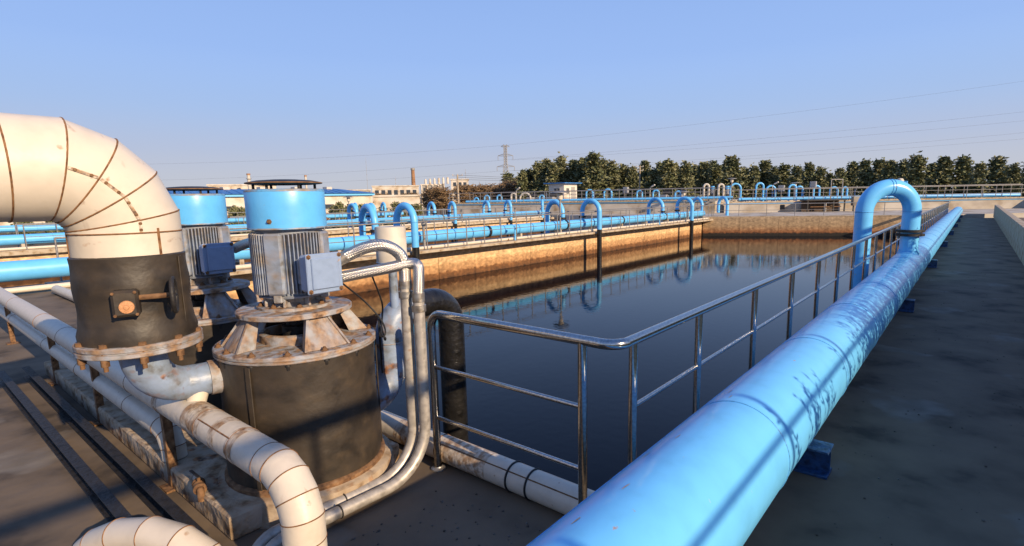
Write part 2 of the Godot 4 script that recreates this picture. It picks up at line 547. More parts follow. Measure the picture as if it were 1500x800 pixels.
func make_pump(at: Vector3, label: String) -> Node3D:
	var o := thing("pump", label, "pump", at, "row of vertical pumps")
	# casing wrapped in black sheet, a little dented, with a lapped seam
	var g := geo()
	var prof := []
	for k in 15:
		prof.append(Vector2(0.445 + 0.006 * sin(k * 0.45), 0.165 + 0.73 * k / 14.0))
	g.lathe(prof, 96)
	for k in g.v.size():
		var p := g.v[k]
		var q := noise.get_noise_3d(p.x * 90 + 40, p.y * 60, p.z * 90)
		g.v[k] = p + Vector3(p.x, 0, p.z).normalized() * q * 0.008
	var casing := part("casing", g, M.black_wrap, o)
	for deg in [62.0, 200.0, 300.0]:
		part("seam_strip", geo().box(Vector3.ZERO, Vector3(0.03, 0.71, 0.008), 0.003, turn_to(deg, 0.452, 0.53)), M.black_wrap, casing)
	part("base_ring", geo().lathe([Vector2(0.44, 0.145), Vector2(0.468, 0.147), Vector2(0.468, 0.168), Vector2(0.458, 0.176), Vector2(0.445, 0.178)], 72), M.rust_iron, o)
	# top flange
	part("top_flange", geo().lathe([Vector2(0.43, 0.893), Vector2(0.452, 0.893), Vector2(0.457, 0.898), Vector2(0.457, 0.908), Vector2(0.450, 0.910), Vector2(0.450, 0.913), Vector2(0.457, 0.915), Vector2(0.457, 0.930), Vector2(0.451, 0.936), Vector2(0.30, 0.938), Vector2(0.16, 0.938)], 96), M.grey_paint_rusty, o)
	var bm := bolt_mesh()
	var stud := geo().lathe([Vector2(0, -0.035), Vector2(0.010, -0.035), Vector2(0.012, -0.028), Vector2(0.012, -0.012), Vector2(0.019, -0.012), Vector2(0.019, 0), Vector2(0, 0)], 6).mesh()
	for k in 14:
		var d := dir_at(360.0 * k / 14 + 9)
		part("bolt", bm, M.rust_iron, o, d * 0.425 + UP * 0.937)
		part("stud", stud, M.dark_iron, o, d * 0.437 + UP * 0.893)
	# stool: four sloping panels with webs
	for k in 4:
		var a := 90.0 * k + 4
		g = geo()
		var rows := []
		for s in 2:   # inner and outer skin
			for e in 2:
				var half := lerpf(18.0, 11.5, e)
				var rad := lerpf(0.400, 0.285, e) - 0.012 * s
				var y := lerpf(0.939, 1.102, e)
				for j in 7:
					rows.append(dir_at(a - half + half * 2 * j / 6.0) * rad + UP * y)
		for s in 2:
			for j in 6:
				g.quad(rows[s * 14 + j], rows[s * 14 + j + 1], rows[s * 14 + 7 + j + 1], rows[s * 14 + 7 + j], dir_at(a) * (1 - 2 * s))
		for j in [0, 6]:
			g.quad(rows[j], rows[14 + j], rows[21 + j], rows[7 + j])
		var panel := part("stool_panel", g, M.grey_paint_rusty, o)
		for s in [-1, 1]:
			var deg: float = a + s * 18.0
			var deg1: float = a + s * 11.5
			g = geo()
			var n1 := UP.cross(dir_at(deg)) * 0.007
			for w in [-1.0, 1.0]:
				g.quad(dir_at(deg) * 0.415 + UP * 0.939 + n1 * w, dir_at(deg) * 0.30 + UP * 0.939 + n1 * w, dir_at(deg1) * 0.24 + UP * 1.103 + n1 * w, dir_at(deg1) * 0.298 + UP * 1.103 + n1 * w)
			g.quad(dir_at(deg) * 0.415 + UP * 0.939 + n1, dir_at(deg1) * 0.298 + UP * 1.103 + n1, dir_at(deg1) * 0.298 + UP * 1.103 - n1, dir_at(deg) * 0.415 + UP * 0.939 - n1)
			part("web", g, M.grey_paint_rusty, panel)
	part("collar", geo().lathe([Vector2(0.215, 0.938), Vector2(0.215, 0.985), Vector2(0.205, 0.992), Vector2(0.185, 0.992), Vector2(0.18, 0.938)], 40), M.grey_paint_rusty, o)
	part("coupling", geo().lathe([Vector2(0.085, 0.938), Vector2(0.085, 1.02), Vector2(0.06, 1.025), Vector2(0.06, 1.10)], 24), M.dark_iron, o)
	# motor
	part("motor_plate", geo().lathe([Vector2(0.05, 1.101), Vector2(0.318, 1.101), Vector2(0.325, 1.106), Vector2(0.325, 1.128), Vector2(0.319, 1.134), Vector2(0.21, 1.136), Vector2(0.21, 1.152), Vector2(0.13, 1.155)], 72), M.grey_paint_rusty, o)
	for k in 8:
		part("plate_bolt", bm, M.rust_iron, o, dir_at(45.0 * k + 20) * 0.185 + UP * 1.152)
	g = geo().lathe([Vector2(0.15, 1.152), Vector2(0.125, 1.175), Vector2(0.125, 1.20), Vector2(0.17, 1.215)], 32)
	for k in 8:
		g.box(Vector3.ZERO, Vector3(0.014, 0.055, 0.07), 0.002, turn_to(45.0 * k, 0.145, 1.182))
	part("bearing_housing", g, M.grey_paint_rusty, o)
	part("motor_body", geo().lathe([Vector2(0.10, 1.205), Vector2(0.185, 1.205), Vector2(0.192, 1.215), Vector2(0.178, 1.222), Vector2(0.178, 1.59), Vector2(0.195, 1.593), Vector2(0.198, 1.604), Vector2(0.1, 1.606)], 48), M.motor_paint, o)
	g = geo()
	for side in 4:
		var z := dir_at(90.0 * side)
		var x := UP.cross(z)
		for k in 13:
			var off := (k - 6) * 0.0195
			var far := sqrt(0.214 * 0.214 - off * off)
			var near := 0.165 * 0.9
			if absf(off) > 0.10:
				near = 0.13
			g.box(Vector3.ZERO, Vector3(0.0065, 0.355 - 0.02 * absf(k - 6) / 6.0, far - near), 0.0015, Transform3D(Basis(x, UP, z), x * off + z * (far + near) / 2 + UP * 1.405))
	var fins := part("cooling_fins", g, M.motor_paint, o)
	fins.set_meta("kind", "stuff")
	for k in 4:
		var x := turn_to(90.0 * k + 52.0, 0.199, 1.405)
		var pnl := part("side_panel", geo().box(Vector3.ZERO, Vector3(0.105, 0.352, 0.042), 0.012, x), M.motor_paint, o)
		part("foot", geo().box(Vector3(0, -0.195, -0.01), Vector3(0.05, 0.05, 0.04), 0.006, x), M.grey_paint_rusty, pnl)
	# connection box on the side towards +x
	g = geo().box(Vector3(0.225, 1.36, 0), Vector3(0.10, 0.15, 0.14), 0.01)
	part("box_neck", g, M.motor_paint, o)
	var tb := part("terminal_box", geo().box(Vector3(0.315, 1.36, 0), Vector3(0.085, 0.205, 0.195), 0.012), M.box_paint, o)
	part("lid", geo().box(Vector3(0.366, 1.36, 0), Vector3(0.016, 0.222, 0.212), 0.005).box(Vector3(0.378, 1.36, 0), Vector3(0.014, 0.172, 0.162), 0.008), M.box_paint, tb)
	for sy in [-1, 1]:
		for sz in [-1, 1]:
			var sc := part("screw", bm, M.rust_iron, tb, Vector3(0.374, 1.36 + 0.096 * sy, 0.091 * sz))
			sc.rotation.z = -PI / 2
			sc.scale = Vector3.ONE * 0.62
	for y in [1.315, 1.415]:
		part("cable_gland", geo().tube([Vector3(0.315, y, -0.095), Vector3(0.315, y, -0.125)], 0.027, 8).tube([Vector3(0.315, y, -0.12), Vector3(0.315, y, -0.15)], 0.022, 16), M.galvanised, tb)
	# fan cowl with its rain cap
	g = geo().lathe([Vector2(0.212, 1.602), Vector2(0.2165, 1.602), Vector2(0.2165, 1.615), Vector2(0.2155, 1.72), Vector2(0.2165, 1.812), Vector2(0.213, 1.822), Vector2(0.204, 1.826), Vector2(0.10, 1.829), Vector2(0, 1.829)], 80)
	var cowl := part("fan_cowl", g, M.blue_cowl, o)
	part("worn_rim", geo().lathe([Vector2(0.2168, 1.6015), Vector2(0.2182, 1.6025), Vector2(0.2182, 1.609), Vector2(0.2168, 1.611)], 80), M.chipped_blue, cowl)
	part("worn_rim", geo().lathe([Vector2(0.2168, 1.812), Vector2(0.2172, 1.816), Vector2(0.2136, 1.8235), Vector2(0.2052, 1.8275)], 80), M.chipped_blue, cowl)
	for a in [52.0, 172.0, 292.0]:
		var nut := part("cowl_screw", bm, M.rust_iron, cowl, dir_at(a) * 0.2165 + UP * 1.648)
		nut.basis = Basis(turn_to(a).basis.x, dir_at(a), turn_to(a).basis.x.cross(dir_at(a))).scaled(Vector3.ONE * 0.7)
	for k in 6:
		part("cap_post", geo().tube([dir_at(60.0 * k) * 0.165 + UP * 1.826, dir_at(60.0 * k) * 0.165 + UP * 1.862], 0.008, 8), M.dark_iron, o)
	g = geo().lathe([Vector2(0, 1.852), Vector2(0.16, 1.854), Vector2(0.202, 1.858), Vector2(0.207, 1.862), Vector2(0.202, 1.868), Vector2(0.15, 1.878), Vector2(0.08, 1.883), Vector2(0, 1.884)], 60)
	part("rain_cap", g, M.dark_iron, o)
	part("cap_edge", geo().torus(UP * 1.863, UP, 0.206, 0.004, 60, 6), M.rust_iron, o)
	return o


# a lagged pipe of straight drums with rusty seams
func lagged(o: Node3D, p: Array, r: float, m: Material, seams := true, sides := 40) -> void:
	for s in p.size() - 1:
		part("lagging", geo().mitre(p, r + r * 0.011 * (s % 2), sides, s, s + 1, 6), m, o)
	if seams:
		for k in range(1, p.size() - 1):
			var n: Vector3 = ((p[k] - p[k - 1]).normalized() + (p[k + 1] - p[k]).normalized()).normalized()
			var d: Vector3 = (p[k] - p[k - 1]).normalized()
			# the mitre joint is an ellipse: a ring stretched across the bend
			var x := n.cross(UP if absf(n.y) < 0.9 else Vector3.RIGHT).normalized()
			var y := n.cross(x)
			var pts := []
			for j in 49:
				var q := x * cos(TAU * j / 48) + y * sin(TAU * j / 48)
				var side := (q - d * q.dot(d))
				pts.append(p[k] + q * (r * 1.004) / side.length())
			part("seam", geo().tube(pts, 0.0022 + r * 0.008, 6, false), M.rust_seam, o)


func build_pumps() -> void:
	var base := thing("concrete_plinth", "rusty stained tan concrete plinth under the row of pumps", "plinth")
	part("slab", geo().box(Vector3(-5.17, 0.0715, -1.52), Vector3(4.62, 0.143, 1.08), 0.012), M.plinth_concrete, base)
	for x in [-3.15, -4.60, -6.05]:
		part("round_pad", geo().lathe([Vector2(0.53, 0.0), Vector2(0.515, 0.135), Vector2(0.50, 0.146), Vector2(0, 0.146)], 56, Transform3D(Basis(), Vector3(x, 0, -1.575))), M.plinth_concrete, base)
	var p := make_pump(Vector3(-3.15, 0, -1.575), "large vertical pump with sky blue fan cowl nearest the stainless railing")
	copy(p, "pump", Vector3(-4.60, 0, -1.585), "second vertical pump, half hidden behind the big cream elbow")
	copy(p, "pump", Vector3(-6.05, 0, -1.59), "third vertical pump, farthest from the railing, behind the big cream elbow")

	# big cream elbow pipe with its black wrapped valve, going down to the pump
	var o := thing("overhead_pipe", "big cream lagged elbow pipe with black wrapped lower section and flange", "pipe", Vector3(-3.3, 0, -0.82))
	var run := [Vector3(0, 1.50, 0), Vector3(0, 1.62, 0)]
	var R := 0.30
	for k in range(1, 5):
		var g := (k - 0.5) * PI / 2 / 4.0
		# mitre points lie on the outside of the bend's arc
		run.append(Vector3(0, 1.62, R) + Vector3(0, sin(g), -cos(g)) * R / cos(PI / 16))
	run.append(Vector3(0, 1.92, 0.42))
	run.append(Vector3(0, 1.92, 1.25))
	run.append(Vector3(0, 1.92, 2.4))
	lagged(o, run, 0.232, M.cream_lagging)
	for s in range(1, 5):
		var q0: Vector3 = run[s]
		var q1: Vector3 = run[s + 1]
		var zd := (q1 - q0).normalized()
		part("rusty_lap", geo().box(Vector3.ZERO, Vector3(0.004, 0.014, (q1 - q0).length() * 0.9), 0.001, Transform3D(Basis(Vector3.RIGHT, zd.cross(Vector3.RIGHT), zd), (q0 + q1) / 2 + Vector3(0.2345, 0, 0))), M.cream_rusted, o)
		for j in 2:
			part("rivet", geo().lathe([Vector2(0.008, 0), Vector2(0.006, 0.004), Vector2(0, 0.005)], 8, Transform3D(Basis(UP, Vector3.RIGHT, Vector3(0, 0, 1)), q0.lerp(q1, 0.25 + 0.5 * j) + Vector3(0.236, 0, 0))), M.rust_iron, o)
	for s in [[-18.0, 1.515], [95.0, 1.53]]:   # rusty riveted laps on the elbow
		var lap := geo().box(Vector3.ZERO, Vector3(0.012, 0.15, 0.004), 0.001, turn_to(s[0], 0.234, 1.565))
		part("rusty_lap", lap, M.rust_seam, o)
	var pr := []
	for k in 12:
		pr.append(Vector2(0.243 + 0.004 * sin(k * 1.1) + (0.010 if k < 2 else 0.0), 1.085 + 0.42 * k / 11.0))
	pr.append(Vector2(0.232, 1.512))
	var bk := geo().lathe(pr, 64)
	for k in bk.v.size():
		var q := bk.v[k]
		bk.v[k] = q + Vector3(q.x, 0, q.z).normalized() * noise.get_noise_3d(q.x * 120, q.y * 80 + 9, q.z * 120) * 0.005
	var sleeve := part("black_sleeve", bk, M.black_wrap, o)
	sleeve.set_meta("label", "black wrapped insulation sleeve")
	part("sleeve_lap", geo().box(Vector3.ZERO, Vector3(0.02, 0.41, 0.006), 0.002, turn_to(-40, 0.246, 1.29)), M.black_wrap, sleeve)
	var fl := part("flange", geo().lathe([Vector2(0.1, 1.028), Vector2(0.27, 1.028), Vector2(0.274, 1.032), Vector2(0.274, 1.05), Vector2(0.266, 1.053), Vector2(0.266, 1.058), Vector2(0.274, 1.061), Vector2(0.274, 1.08), Vector2(0.268, 1.085), Vector2(0.24, 1.086)], 72), M.grey_paint_rusty, o)
	var bm := geo().lathe([Vector2(0, -0.115), Vector2(0.011, -0.115), Vector2(0.011, -0.09), Vector2(0.019, -0.09), Vector2(0.019, -0.058), Vector2(0.013, -0.058), Vector2(0.013, -0.002), Vector2(0.02, 0), Vector2(0.018, 0.016), Vector2(0, 0.018)], 6).mesh()
	for k in 10:
		part("flange_bolt", bm, M.rust_iron, fl, dir_at(36.0 * k + 14) * 0.255 + UP * 1.086)
	# grey elbow from the flange to the pump
	var el := [Vector3(0, 1.03, 0), Vector3(0, 0.97, 0)]
	el.append_array(arc(Vector3(0, 0.97, -0.19), Vector3(0, 0, 1), Vector3(0, -1, 0), 0.19, 0, PI / 2, 10))
	el.append(Vector3(0.03, 0.78, -0.33))
	var rr := []
	for k in el.size():
		rr.append(lerpf(0.108, 0.090, k / float(el.size() - 1)))
	part("grey_elbow", geo().tube(el, rr, 32), M.grey_paint, o)
	part("collar", geo().tube([Vector3(0.022, 0.78, -0.285), Vector3(0.035, 0.78, -0.35)], 0.098, 32), M.grey_paint_rusty, o)
	part("drain_stub", geo().tube([Vector3(0.035, 0.76, -0.235), Vector3(0.035, 0.66, -0.20)], 0.05, 16), M.cream_streaked, o)
	# gear box and hand wheel on the sleeve
	var gx := turn_to(22.0, 0.27, 1.30)
	var gb := part("gear_box", geo().box(Vector3.ZERO, Vector3(0.105, 0.125, 0.08), 0.012, gx), M.rust_iron, o)
	gb.set_surface_override_material(0, M.black_wrap)
	part("dial", geo().lathe([Vector2(0, 0), Vector2(0.031, 0), Vector2(0.029, 0.006), Vector2(0.012, 0.008), Vector2(0.010, 0.014), Vector2(0, 0.015)], 20, Transform3D(Basis(gx.basis.x, gx.basis.z, -gx.basis.y), gx * Vector3(0.005, -0.015, 0.04))), M.orange_mark, gb)
	for sx in [-1, 1]:
		for sy in [-1, 1]:
			var sc := part("screw", geo().lathe([Vector2(0, 0), Vector2(0.008, 0), Vector2(0.007, 0.006), Vector2(0, 0.007)], 6, Transform3D(Basis(gx.basis.x, gx.basis.z, -gx.basis.y), gx * Vector3(0.042 * sx, 0.052 * sy, 0.04))), M.rust_iron, gb)
	var wx := gx.basis.x
	var hub := gx * Vector3(0.19, 0.02, 0.0)
	part("shaft", geo().tube([gx * Vector3(0.045, 0.02, 0.0), hub], 0.013, 12), M.rust_iron, o)
	var wh := part("hand_wheel", geo().torus(hub, wx, 0.082, 0.011, 36, 8), M.dark_iron, o)
	for k in 3:
		var d := gx.basis.y.rotated(wx, TAU * k / 3 + 0.4)
		part("spoke", geo().tube([hub, hub + d * 0.08], 0.008, 8), M.dark_iron, wh)

	# cream lagged pipe in front of the pumps, with an elbow down
	o = thing("lagged_pipe", "cream lagged pipe crossing before the black pump casing, elbow bending down", "pipe")
	run = [Vector3(-14.4, 0.60, -1.0)]
	for x in [-12.0, -10.4, -8.8, -7.2, -6.2, -5.2, -4.2, -3.62, -3.02, -2.62]:
		run.append(Vector3(x, 0.60, -1.0))
	var c := Vector3(-2.31, 0.60 - 0.21, -1.0)
	run.append(Vector3(-2.36, 0.60, -1.0))
	for k in 4:
		var g := PI / 2 - (k + 0.5) * PI / 2 / 4.0
		run.append(c + Vector3(cos(g), sin(g), 0.0) * 0.21 / cos(PI / 16))
	run.append(Vector3(-2.10, 0.33, -1.0))
	run.append(Vector3(-2.10, 0.24, -1.0))
	lagged(o, run, 0.087, M.cream_streaked, true, 36)
	for x in [-3.0, -3.08, -3.16, -2.80, -2.60, -3.62]:
		part("rust_band", geo().mitre([Vector3(x - 0.04, 0.60, -1.0), Vector3(x + 0.035, 0.60, -1.0)], 0.0888, 36, 0, 1, 1), M.cream_rusted, o)
	part("end_ring", geo().torus(Vector3(-2.10, 0.24, -1.0), UP, 0.085, 0.008, 32, 6), M.rust_seam, o)
	part("end_plate", geo().lathe([Vector2(0.086, 0.241), Vector2(0.05, 0.238), Vector2(0, 0.238)], 24, Transform3D(Basis(), Vector3(-2.10, 0, -1.0))), M.cream_streaked, o)
	part("thin_tail", geo().tube(smooth([Vector3(-2.10, 0.26, -1.0), Vector3(-2.10, 0.16, -1.0), Vector3(-2.07, 0.07, -1.03), Vector3(-1.95, 0.05, -1.12)]), 0.045, 16), M.cream_streaked, o)
	part("lap_seam", geo().tube([Vector3(-3.0, 0.661, -0.938), Vector3(-2.62, 0.661, -0.938)], 0.004, 6), M.rust_seam, o)
	part("lap_seam", geo().tube([Vector3(-4.2, 0.661, -0.938), Vector3(-3.62, 0.661, -0.938)], 0.004, 6), M.rust_seam, o)
	var lo := thing("lower_lagged_pipe", "grey cream pipe half hidden below the crossing lagged pipe at the left", "pipe")
	lagged(lo, [Vector3(-14.4, 0.33, -1.04), Vector3(-11.6, 0.33, -1.04), Vector3(-9.4, 0.33, -1.04), Vector3(-7.4, 0.33, -1.04), Vector3(-6.0, 0.33, -1.04), Vector3(-4.6, 0.33, -1.04), Vector3(-3.98, 0.33, -1.04), Vector3(-3.90, 0.30, -1.045), Vector3(-3.865, 0.22, -1.05), Vector3(-3.86, 0.145, -1.05)], 0.07, M.cream_streaked, true, 28)
	for x in [-3.75, -5.4, -7.0, -9.6]:
		var s := thing("pipe_support", "rusty steel post %s under the cream lagged pipe" % {-3.75: "nearest the elbow end,", -5.4: "midway along,", -7.0: "third from the elbow,", -9.6: "farthest left,"}[x], "support", Vector3(x, 0, -1.0), "posts under the lagged pipe")
		part("post", geo().box(Vector3(0, 0.26, 0), Vector3(0.05, 0.51, 0.05), 0.003), M.rust_iron, s)
		part("foot_plate", geo().box(Vector3(0, 0.006, 0), Vector3(0.13, 0.012, 0.13), 0.002), M.rust_iron, s)

	# second lagged pipe low in the corner
	o = thing("low_lagged_pipe", "cream lagged pipe with dark seams lying low in the front corner", "pipe")
	run = [Vector3(-3.42, -0.02, -0.50), Vector3(-3.34, 0.04, -0.53), Vector3(-3.18, 0.12, -0.59), Vector3(-2.98, 0.165, -0.67), Vector3(-2.80, 0.155, -0.74), Vector3(-2.68, 0.10, -0.79), Vector3(-2.62, 0.0, -0.815), Vector3(-2.61, -0.04, -0.82)]
	lagged(o, run, 0.08, M.cream_lagging, true, 36)

	# grey goose neck to the basin: pale leg, black leg
	o = thing("goose_neck_pipe", "pale grey goose neck pipe with black basin leg behind the large pump", "pipe", Vector3(-3.1, 0, 0))
	var a := [Vector3(0, 0.40, -1.92), Vector3(0, 0.40, -2.0)]
	a.append_array(arc(Vector3(0, 0.60, -2.0), Vector3(0, -1, 0), Vector3(0, 0, -1), 0.20, 0.15, PI / 2, 8))
	a.append(Vector3(0, 0.80, -2.2))
	a.append_array(arc(Vector3(0, 0.80, -2.40), Vector3(0, 0, 1), Vector3(0, 1, 0), 0.20, 0.12, PI / 2 - 0.1, 8))
	a.append(Vector3(0, 1.0, -2.42))
	part("pale_leg", geo().tube(a, 0.098, 32), M.grey_paint, o)
	var b := [Vector3(0, 1.0, -2.42), Vector3(0, 1.0, -2.58)]
	b.append_array(arc(Vector3(0, 0.80, -2.58), Vector3(0, 1, 0), Vector3(0, 0, -1), 0.20, 0.1, PI / 2, 8))
	b.append(Vector3(0, -0.2, -2.78))
	b.append(Vector3(0, -1.4, -2.78))
	part("black_leg", geo().tube(b, 0.10, 32), M.black_pitch, o)
	part("weld", geo().torus(Vector3(0, 1.0, -2.42), Vector3(0, 0, 1), 0.099, 0.006, 32, 6), M.grey_paint_rusty, o)
	for y in [0.52, 0.78]:
		part("weld", geo().torus(Vector3(0, y, -2.2), UP, 0.098, 0.004, 32, 6), M.grey_paint_rusty, o)

	o = thing("vent_pipe", "thin grey vent pipe with a white cylinder cap above the goose neck", "vent", Vector3(-3.07, 1.0, -2.24))
	part("stem", geo().tube([Vector3(0, 0, 0), Vector3(0, 0.36, 0)], 0.03, 16), M.grey_paint, o)
	part("cap", geo().lathe([Vector2(0.03, 0.335), Vector2(0.098, 0.335), Vector2(0.103, 0.34), Vector2(0.103, 0.572), Vector2(0.099, 0.578), Vector2(0, 0.580)], 40), M.white_paint, o)
	part("cap_lip", geo().torus(Vector3(0, 0.338, 0), UP, 0.101, 0.005, 40, 6), M.grey_paint, o)

	# two conduits from the floor and the woven hoses to the terminal box
	var bend := func(x: float, z: float, top: float, y: float, r: float) -> Array:
		var q := [Vector3(x, top, z), Vector3(x, y + r, z)]
		q.append_array(arc(Vector3(x, y + r, z + r), Vector3(0, 0, -1), Vector3(0, -1, 0), r, 0.1, PI / 2, 10))
		q.append(Vector3(x - 0.015, y, -1.15))
		q.append_array(arc(Vector3(x - 0.016, y - 0.14, -1.12), UP, Vector3(0, 0, 1), 0.14, 0.1, PI / 2, 6))
		return q
	o = thing("conduit", "steel conduit nearer the railing, rising from the floor and bent over", "conduit", Vector3.ZERO, "conduits beside the large pump")
	part("tube", geo().tube(bend.call(-2.545, -2.03, 1.17, 0.075, 0.30), 0.034, 20), M.conduit, o)
	part("coupling", geo().tube([Vector3(-2.545, 1.09, -2.03), Vector3(-2.545, 1.13, -2.03)], 0.043, 20), M.galvanised, o)
	part("band", geo().torus(Vector3(-2.556, 0.075, -1.42), Vector3(0, 0, 1), 0.036, 0.005, 20, 6), M.dark_iron, o)
	o = thing("conduit", "steel conduit nearer the pump, second of the bent pair", "conduit", Vector3.ZERO, "conduits beside the large pump")
	part("tube", geo().tube(bend.call(-2.632, -2.005, 1.24, 0.075, 0.27), 0.034, 20), M.conduit, o)
	part("coupling", geo().tube([Vector3(-2.632, 1.17, -2.005), Vector3(-2.632, 1.21, -2.005)], 0.043, 20), M.galvanised, o)
	part("band", geo().torus(Vector3(-2.642, 0.075, -1.50), Vector3(0, 0, 1), 0.036, 0.005, 20, 6), M.dark_iron, o)
	o = thing("woven_hose", "arched braided steel hose, upper one leaving the pump's terminal box", "hose", Vector3.ZERO, "braided hoses")
	var hp := smooth([Vector3(-2.835, 1.415, -1.70), Vector3(-2.80, 1.45, -1.76), Vector3(-2.74, 1.485, -1.83), Vector3(-2.68, 1.49, -1.91), Vector3(-2.642, 1.44, -1.98), Vector3(-2.632, 1.36, -2.005), Vector3(-2.632, 1.24, -2.005)])
	part("braid", geo().tube(hp, 0.036, 24), M.woven_steel, o)
	part("ferrule", geo().tube([Vector3(-2.632, 1.23, -2.005), Vector3(-2.632, 1.275, -2.005)], 0.040, 20), M.galvanised, o)
	part("ferrule", geo().tube([Vector3(-2.84, 1.41, -1.69), Vector3(-2.815, 1.435, -1.735)], 0.038, 20), M.galvanised, o)
	o = thing("woven_hose", "lower braided steel hose running level from the pump's terminal box", "hose", Vector3.ZERO, "braided hoses")
	hp = smooth([Vector3(-2.835, 1.315, -1.70), Vector3(-2.76, 1.335, -1.80), Vector3(-2.68, 1.355, -1.91), Vector3(-2.61, 1.375, -2.02), Vector3(-2.565, 1.365, -2.05), Vector3(-2.546, 1.30, -2.04), Vector3(-2.545, 1.18, -2.03)])
	part("braid", geo().tube(hp, 0.034, 24), M.woven_steel, o)
	part("ferrule", geo().tube([Vector3(-2.545, 1.15, -2.03), Vector3(-2.545, 1.205, -2.03)], 0.038, 20), M.galvanised, o)
	# hoses of the second pump
	o = thing("woven_hose", "braided steel hose between the second pump and the large pump", "hose", Vector3.ZERO, "braided hoses")
	hp = smooth([Vector3(-4.285, 1.415, -1.71), Vector3(-4.20, 1.46, -1.80), Vector3(-4.10, 1.47, -1.92), Vector3(-4.05, 1.40, -2.0), Vector3(-4.04, 1.25, -2.02), Vector3(-4.04, 0.6, -2.02)])
	part("braid", geo().tube(hp, 0.036, 20), M.woven_steel, o)
	part("ferrule", geo().tube([Vector3(-4.04, 0.55, -2.02), Vector3(-4.04, 0.65, -2.02)], 0.04, 16), M.galvanised, o)
	o = thing("conduit", "steel conduit standing behind the second pump", "conduit", Vector3.ZERO, "conduits beside the large pump")
	part("tube", geo().tube(smooth([Vector3(-4.04, 0.56, -2.02), Vector3(-4.04, 0.2, -2.02), Vector3(-4.04, 0.01, -2.02)]), 0.034, 16), M.conduit, o)
	part("coupling", geo().tube([Vector3(-4.04, 0.48, -2.02), Vector3(-4.04, 0.53, -2.02)], 0.043, 16), M.galvanised, o)

	# loose black cables behind the large pump
	var cables := [
		[Vector3(-2.86, 1.28, -1.72), Vector3(-2.93, 1.12, -1.92), Vector3(-2.86, 1.0, -1.98), Vector3(-2.80, 0.93, -1.96), Vector3(-2.83, 0.915, -1.94), Vector3(-2.92, 1.0, -2.0), Vector3(-3.0, 0.7, -2.06)],
		[Vector3(-2.78, 1.30, -1.88), Vector3(-2.86, 1.12, -1.99), Vector3(-2.88, 1.02, -2.0), Vector3(-2.80, 0.94, -1.93), Vector3(-2.76, 0.915, -1.93), Vector3(-2.80, 0.90, -1.95), Vector3(-2.95, 1.0, -2.02), Vector3(-3.02, 0.6, -2.07)]]
	for k in 2:
		part("cable", geo().tube(smooth(cables[k], 8), 0.0055, 8), M.rubber, tag_new("loose_cable", ["thin loose black cable hanging from the terminal box", "looped black cable lying over the pump's flange edge"][k], "cable", "loose cables"))

	# cream pipe along the edge of the basin
	o = thing("edge_pipe", "rust streaked white pipe lying along the basin edge behind the railing", "pipe", Vector3(0, 0.0885, -2.27))
	part("pipe", geo().tube([Vector3(-14.4, 0, 0), Vector3(-6.0, 0, 0), Vector3(-3.0, 0, 0), Vector3(-2.2, 0, 0), Vector3(-1.38, 0, 0)], 0.087, 40), M.cream_streaked, o)
	part("rust_band", geo().mitre([Vector3(-2.62, 0, 0), Vector3(-2.2, 0, 0)], 0.0878, 40, 0, 1, 1), M.cream_rusted, o)
	part("rust_band", geo().mitre([Vector3(-3.1, 0, 0), Vector3(-2.8, 0, 0)], 0.0878, 40, 0, 1, 1), M.cream_rusted, o)
	for x in [-2.93, -2.66]:
		part("seam", geo().torus(Vector3(x, 0, 0), Vector3.RIGHT, 0.088, 0.004, 40, 6), M.rust_seam, o)
	for x in [-2.02, -1.87]:
		part("strap", geo().torus(Vector3(x, 0, 0), Vector3.RIGHT, 0.089, 0.007, 40, 6), M.dark_iron, o)
	part("lap_seam", geo().tube([Vector3(-2.62, 0.062, 0.062), Vector3(-1.4, 0.062, 0.062)], 0.004, 6), M.rust_iron, o)

	# small valve on the plinth corner, and the dark channels on the floor
	o = thing("ball_valve", "small rusty ball valve with lever on the plinth corner", "valve", Vector3(-3.28, 0.17, -0.99))
	part("body", geo().lathe([Vector2(0.02, -0.05), Vector2(0.034, -0.045), Vector2(0.034, -0.03), Vector2(0.024, -0.025), Vector2(0.034, 0.0), Vector2(0.024, 0.025), Vector2(0.034, 0.03), Vector2(0.034, 0.045), Vector2(0.02, 0.05)], 16, Transform3D(Basis(Vector3(0, 1, 0), Vector3(1, 0, 0.25).normalized(), Vector3(-0.25, 0, 1).normalized()), Vector3.ZERO)), M.rust_iron, o)
	part("nozzle", geo().tube([Vector3(0.04, 0, 0.01), Vector3(-0.15, -0.015, -0.035)], 0.019, 12), M.conduit, o)
	part("stem", geo().tube([Vector3(0, 0.02, 0), Vector3(0, 0.055, 0)], 0.009, 8), M.rust_iron, o)
	part("lever", geo().box(Vector3(-0.05, 0.058, 0.0), Vector3(0.13, 0.006, 0.018), 0.002), M.dark_iron, o)
	part("riser", geo().tube([Vector3(0.03, 0, 0.008), Vector3(0.06, 0.0, 0.015), Vector3(0.06, -0.06, 0.015)], 0.019, 12), M.rust_iron, o)
	for k in 2:
		o = thing("steel_channel", ["black steel channel on the floor along the plinth foot", "second black steel channel, nearer the front corner pipe"][k], "channel", Vector3(-5.2, 0, [-0.87, -0.68][k]), "floor channels")
		part("web", geo().box(Vector3(0, 0.05, 0), Vector3(4.7, 0.10, 0.008), 0.001), M.dark_iron, o)
		part("lip", geo().box(Vector3(0, 0.105, 0.025), Vector3(4.7, 0.008, 0.06), 0.001), M.dark_iron, o)
		part("foot", geo().box(Vector3(0, 0.005, 0.025), Vector3(4.7, 0.008, 0.06), 0.001), M.dark_iron, o)


func tag_new(called: String, label: String, category: String, group: String) -> Node3D:
	return thing(called, label, category, Vector3.ZERO, group)


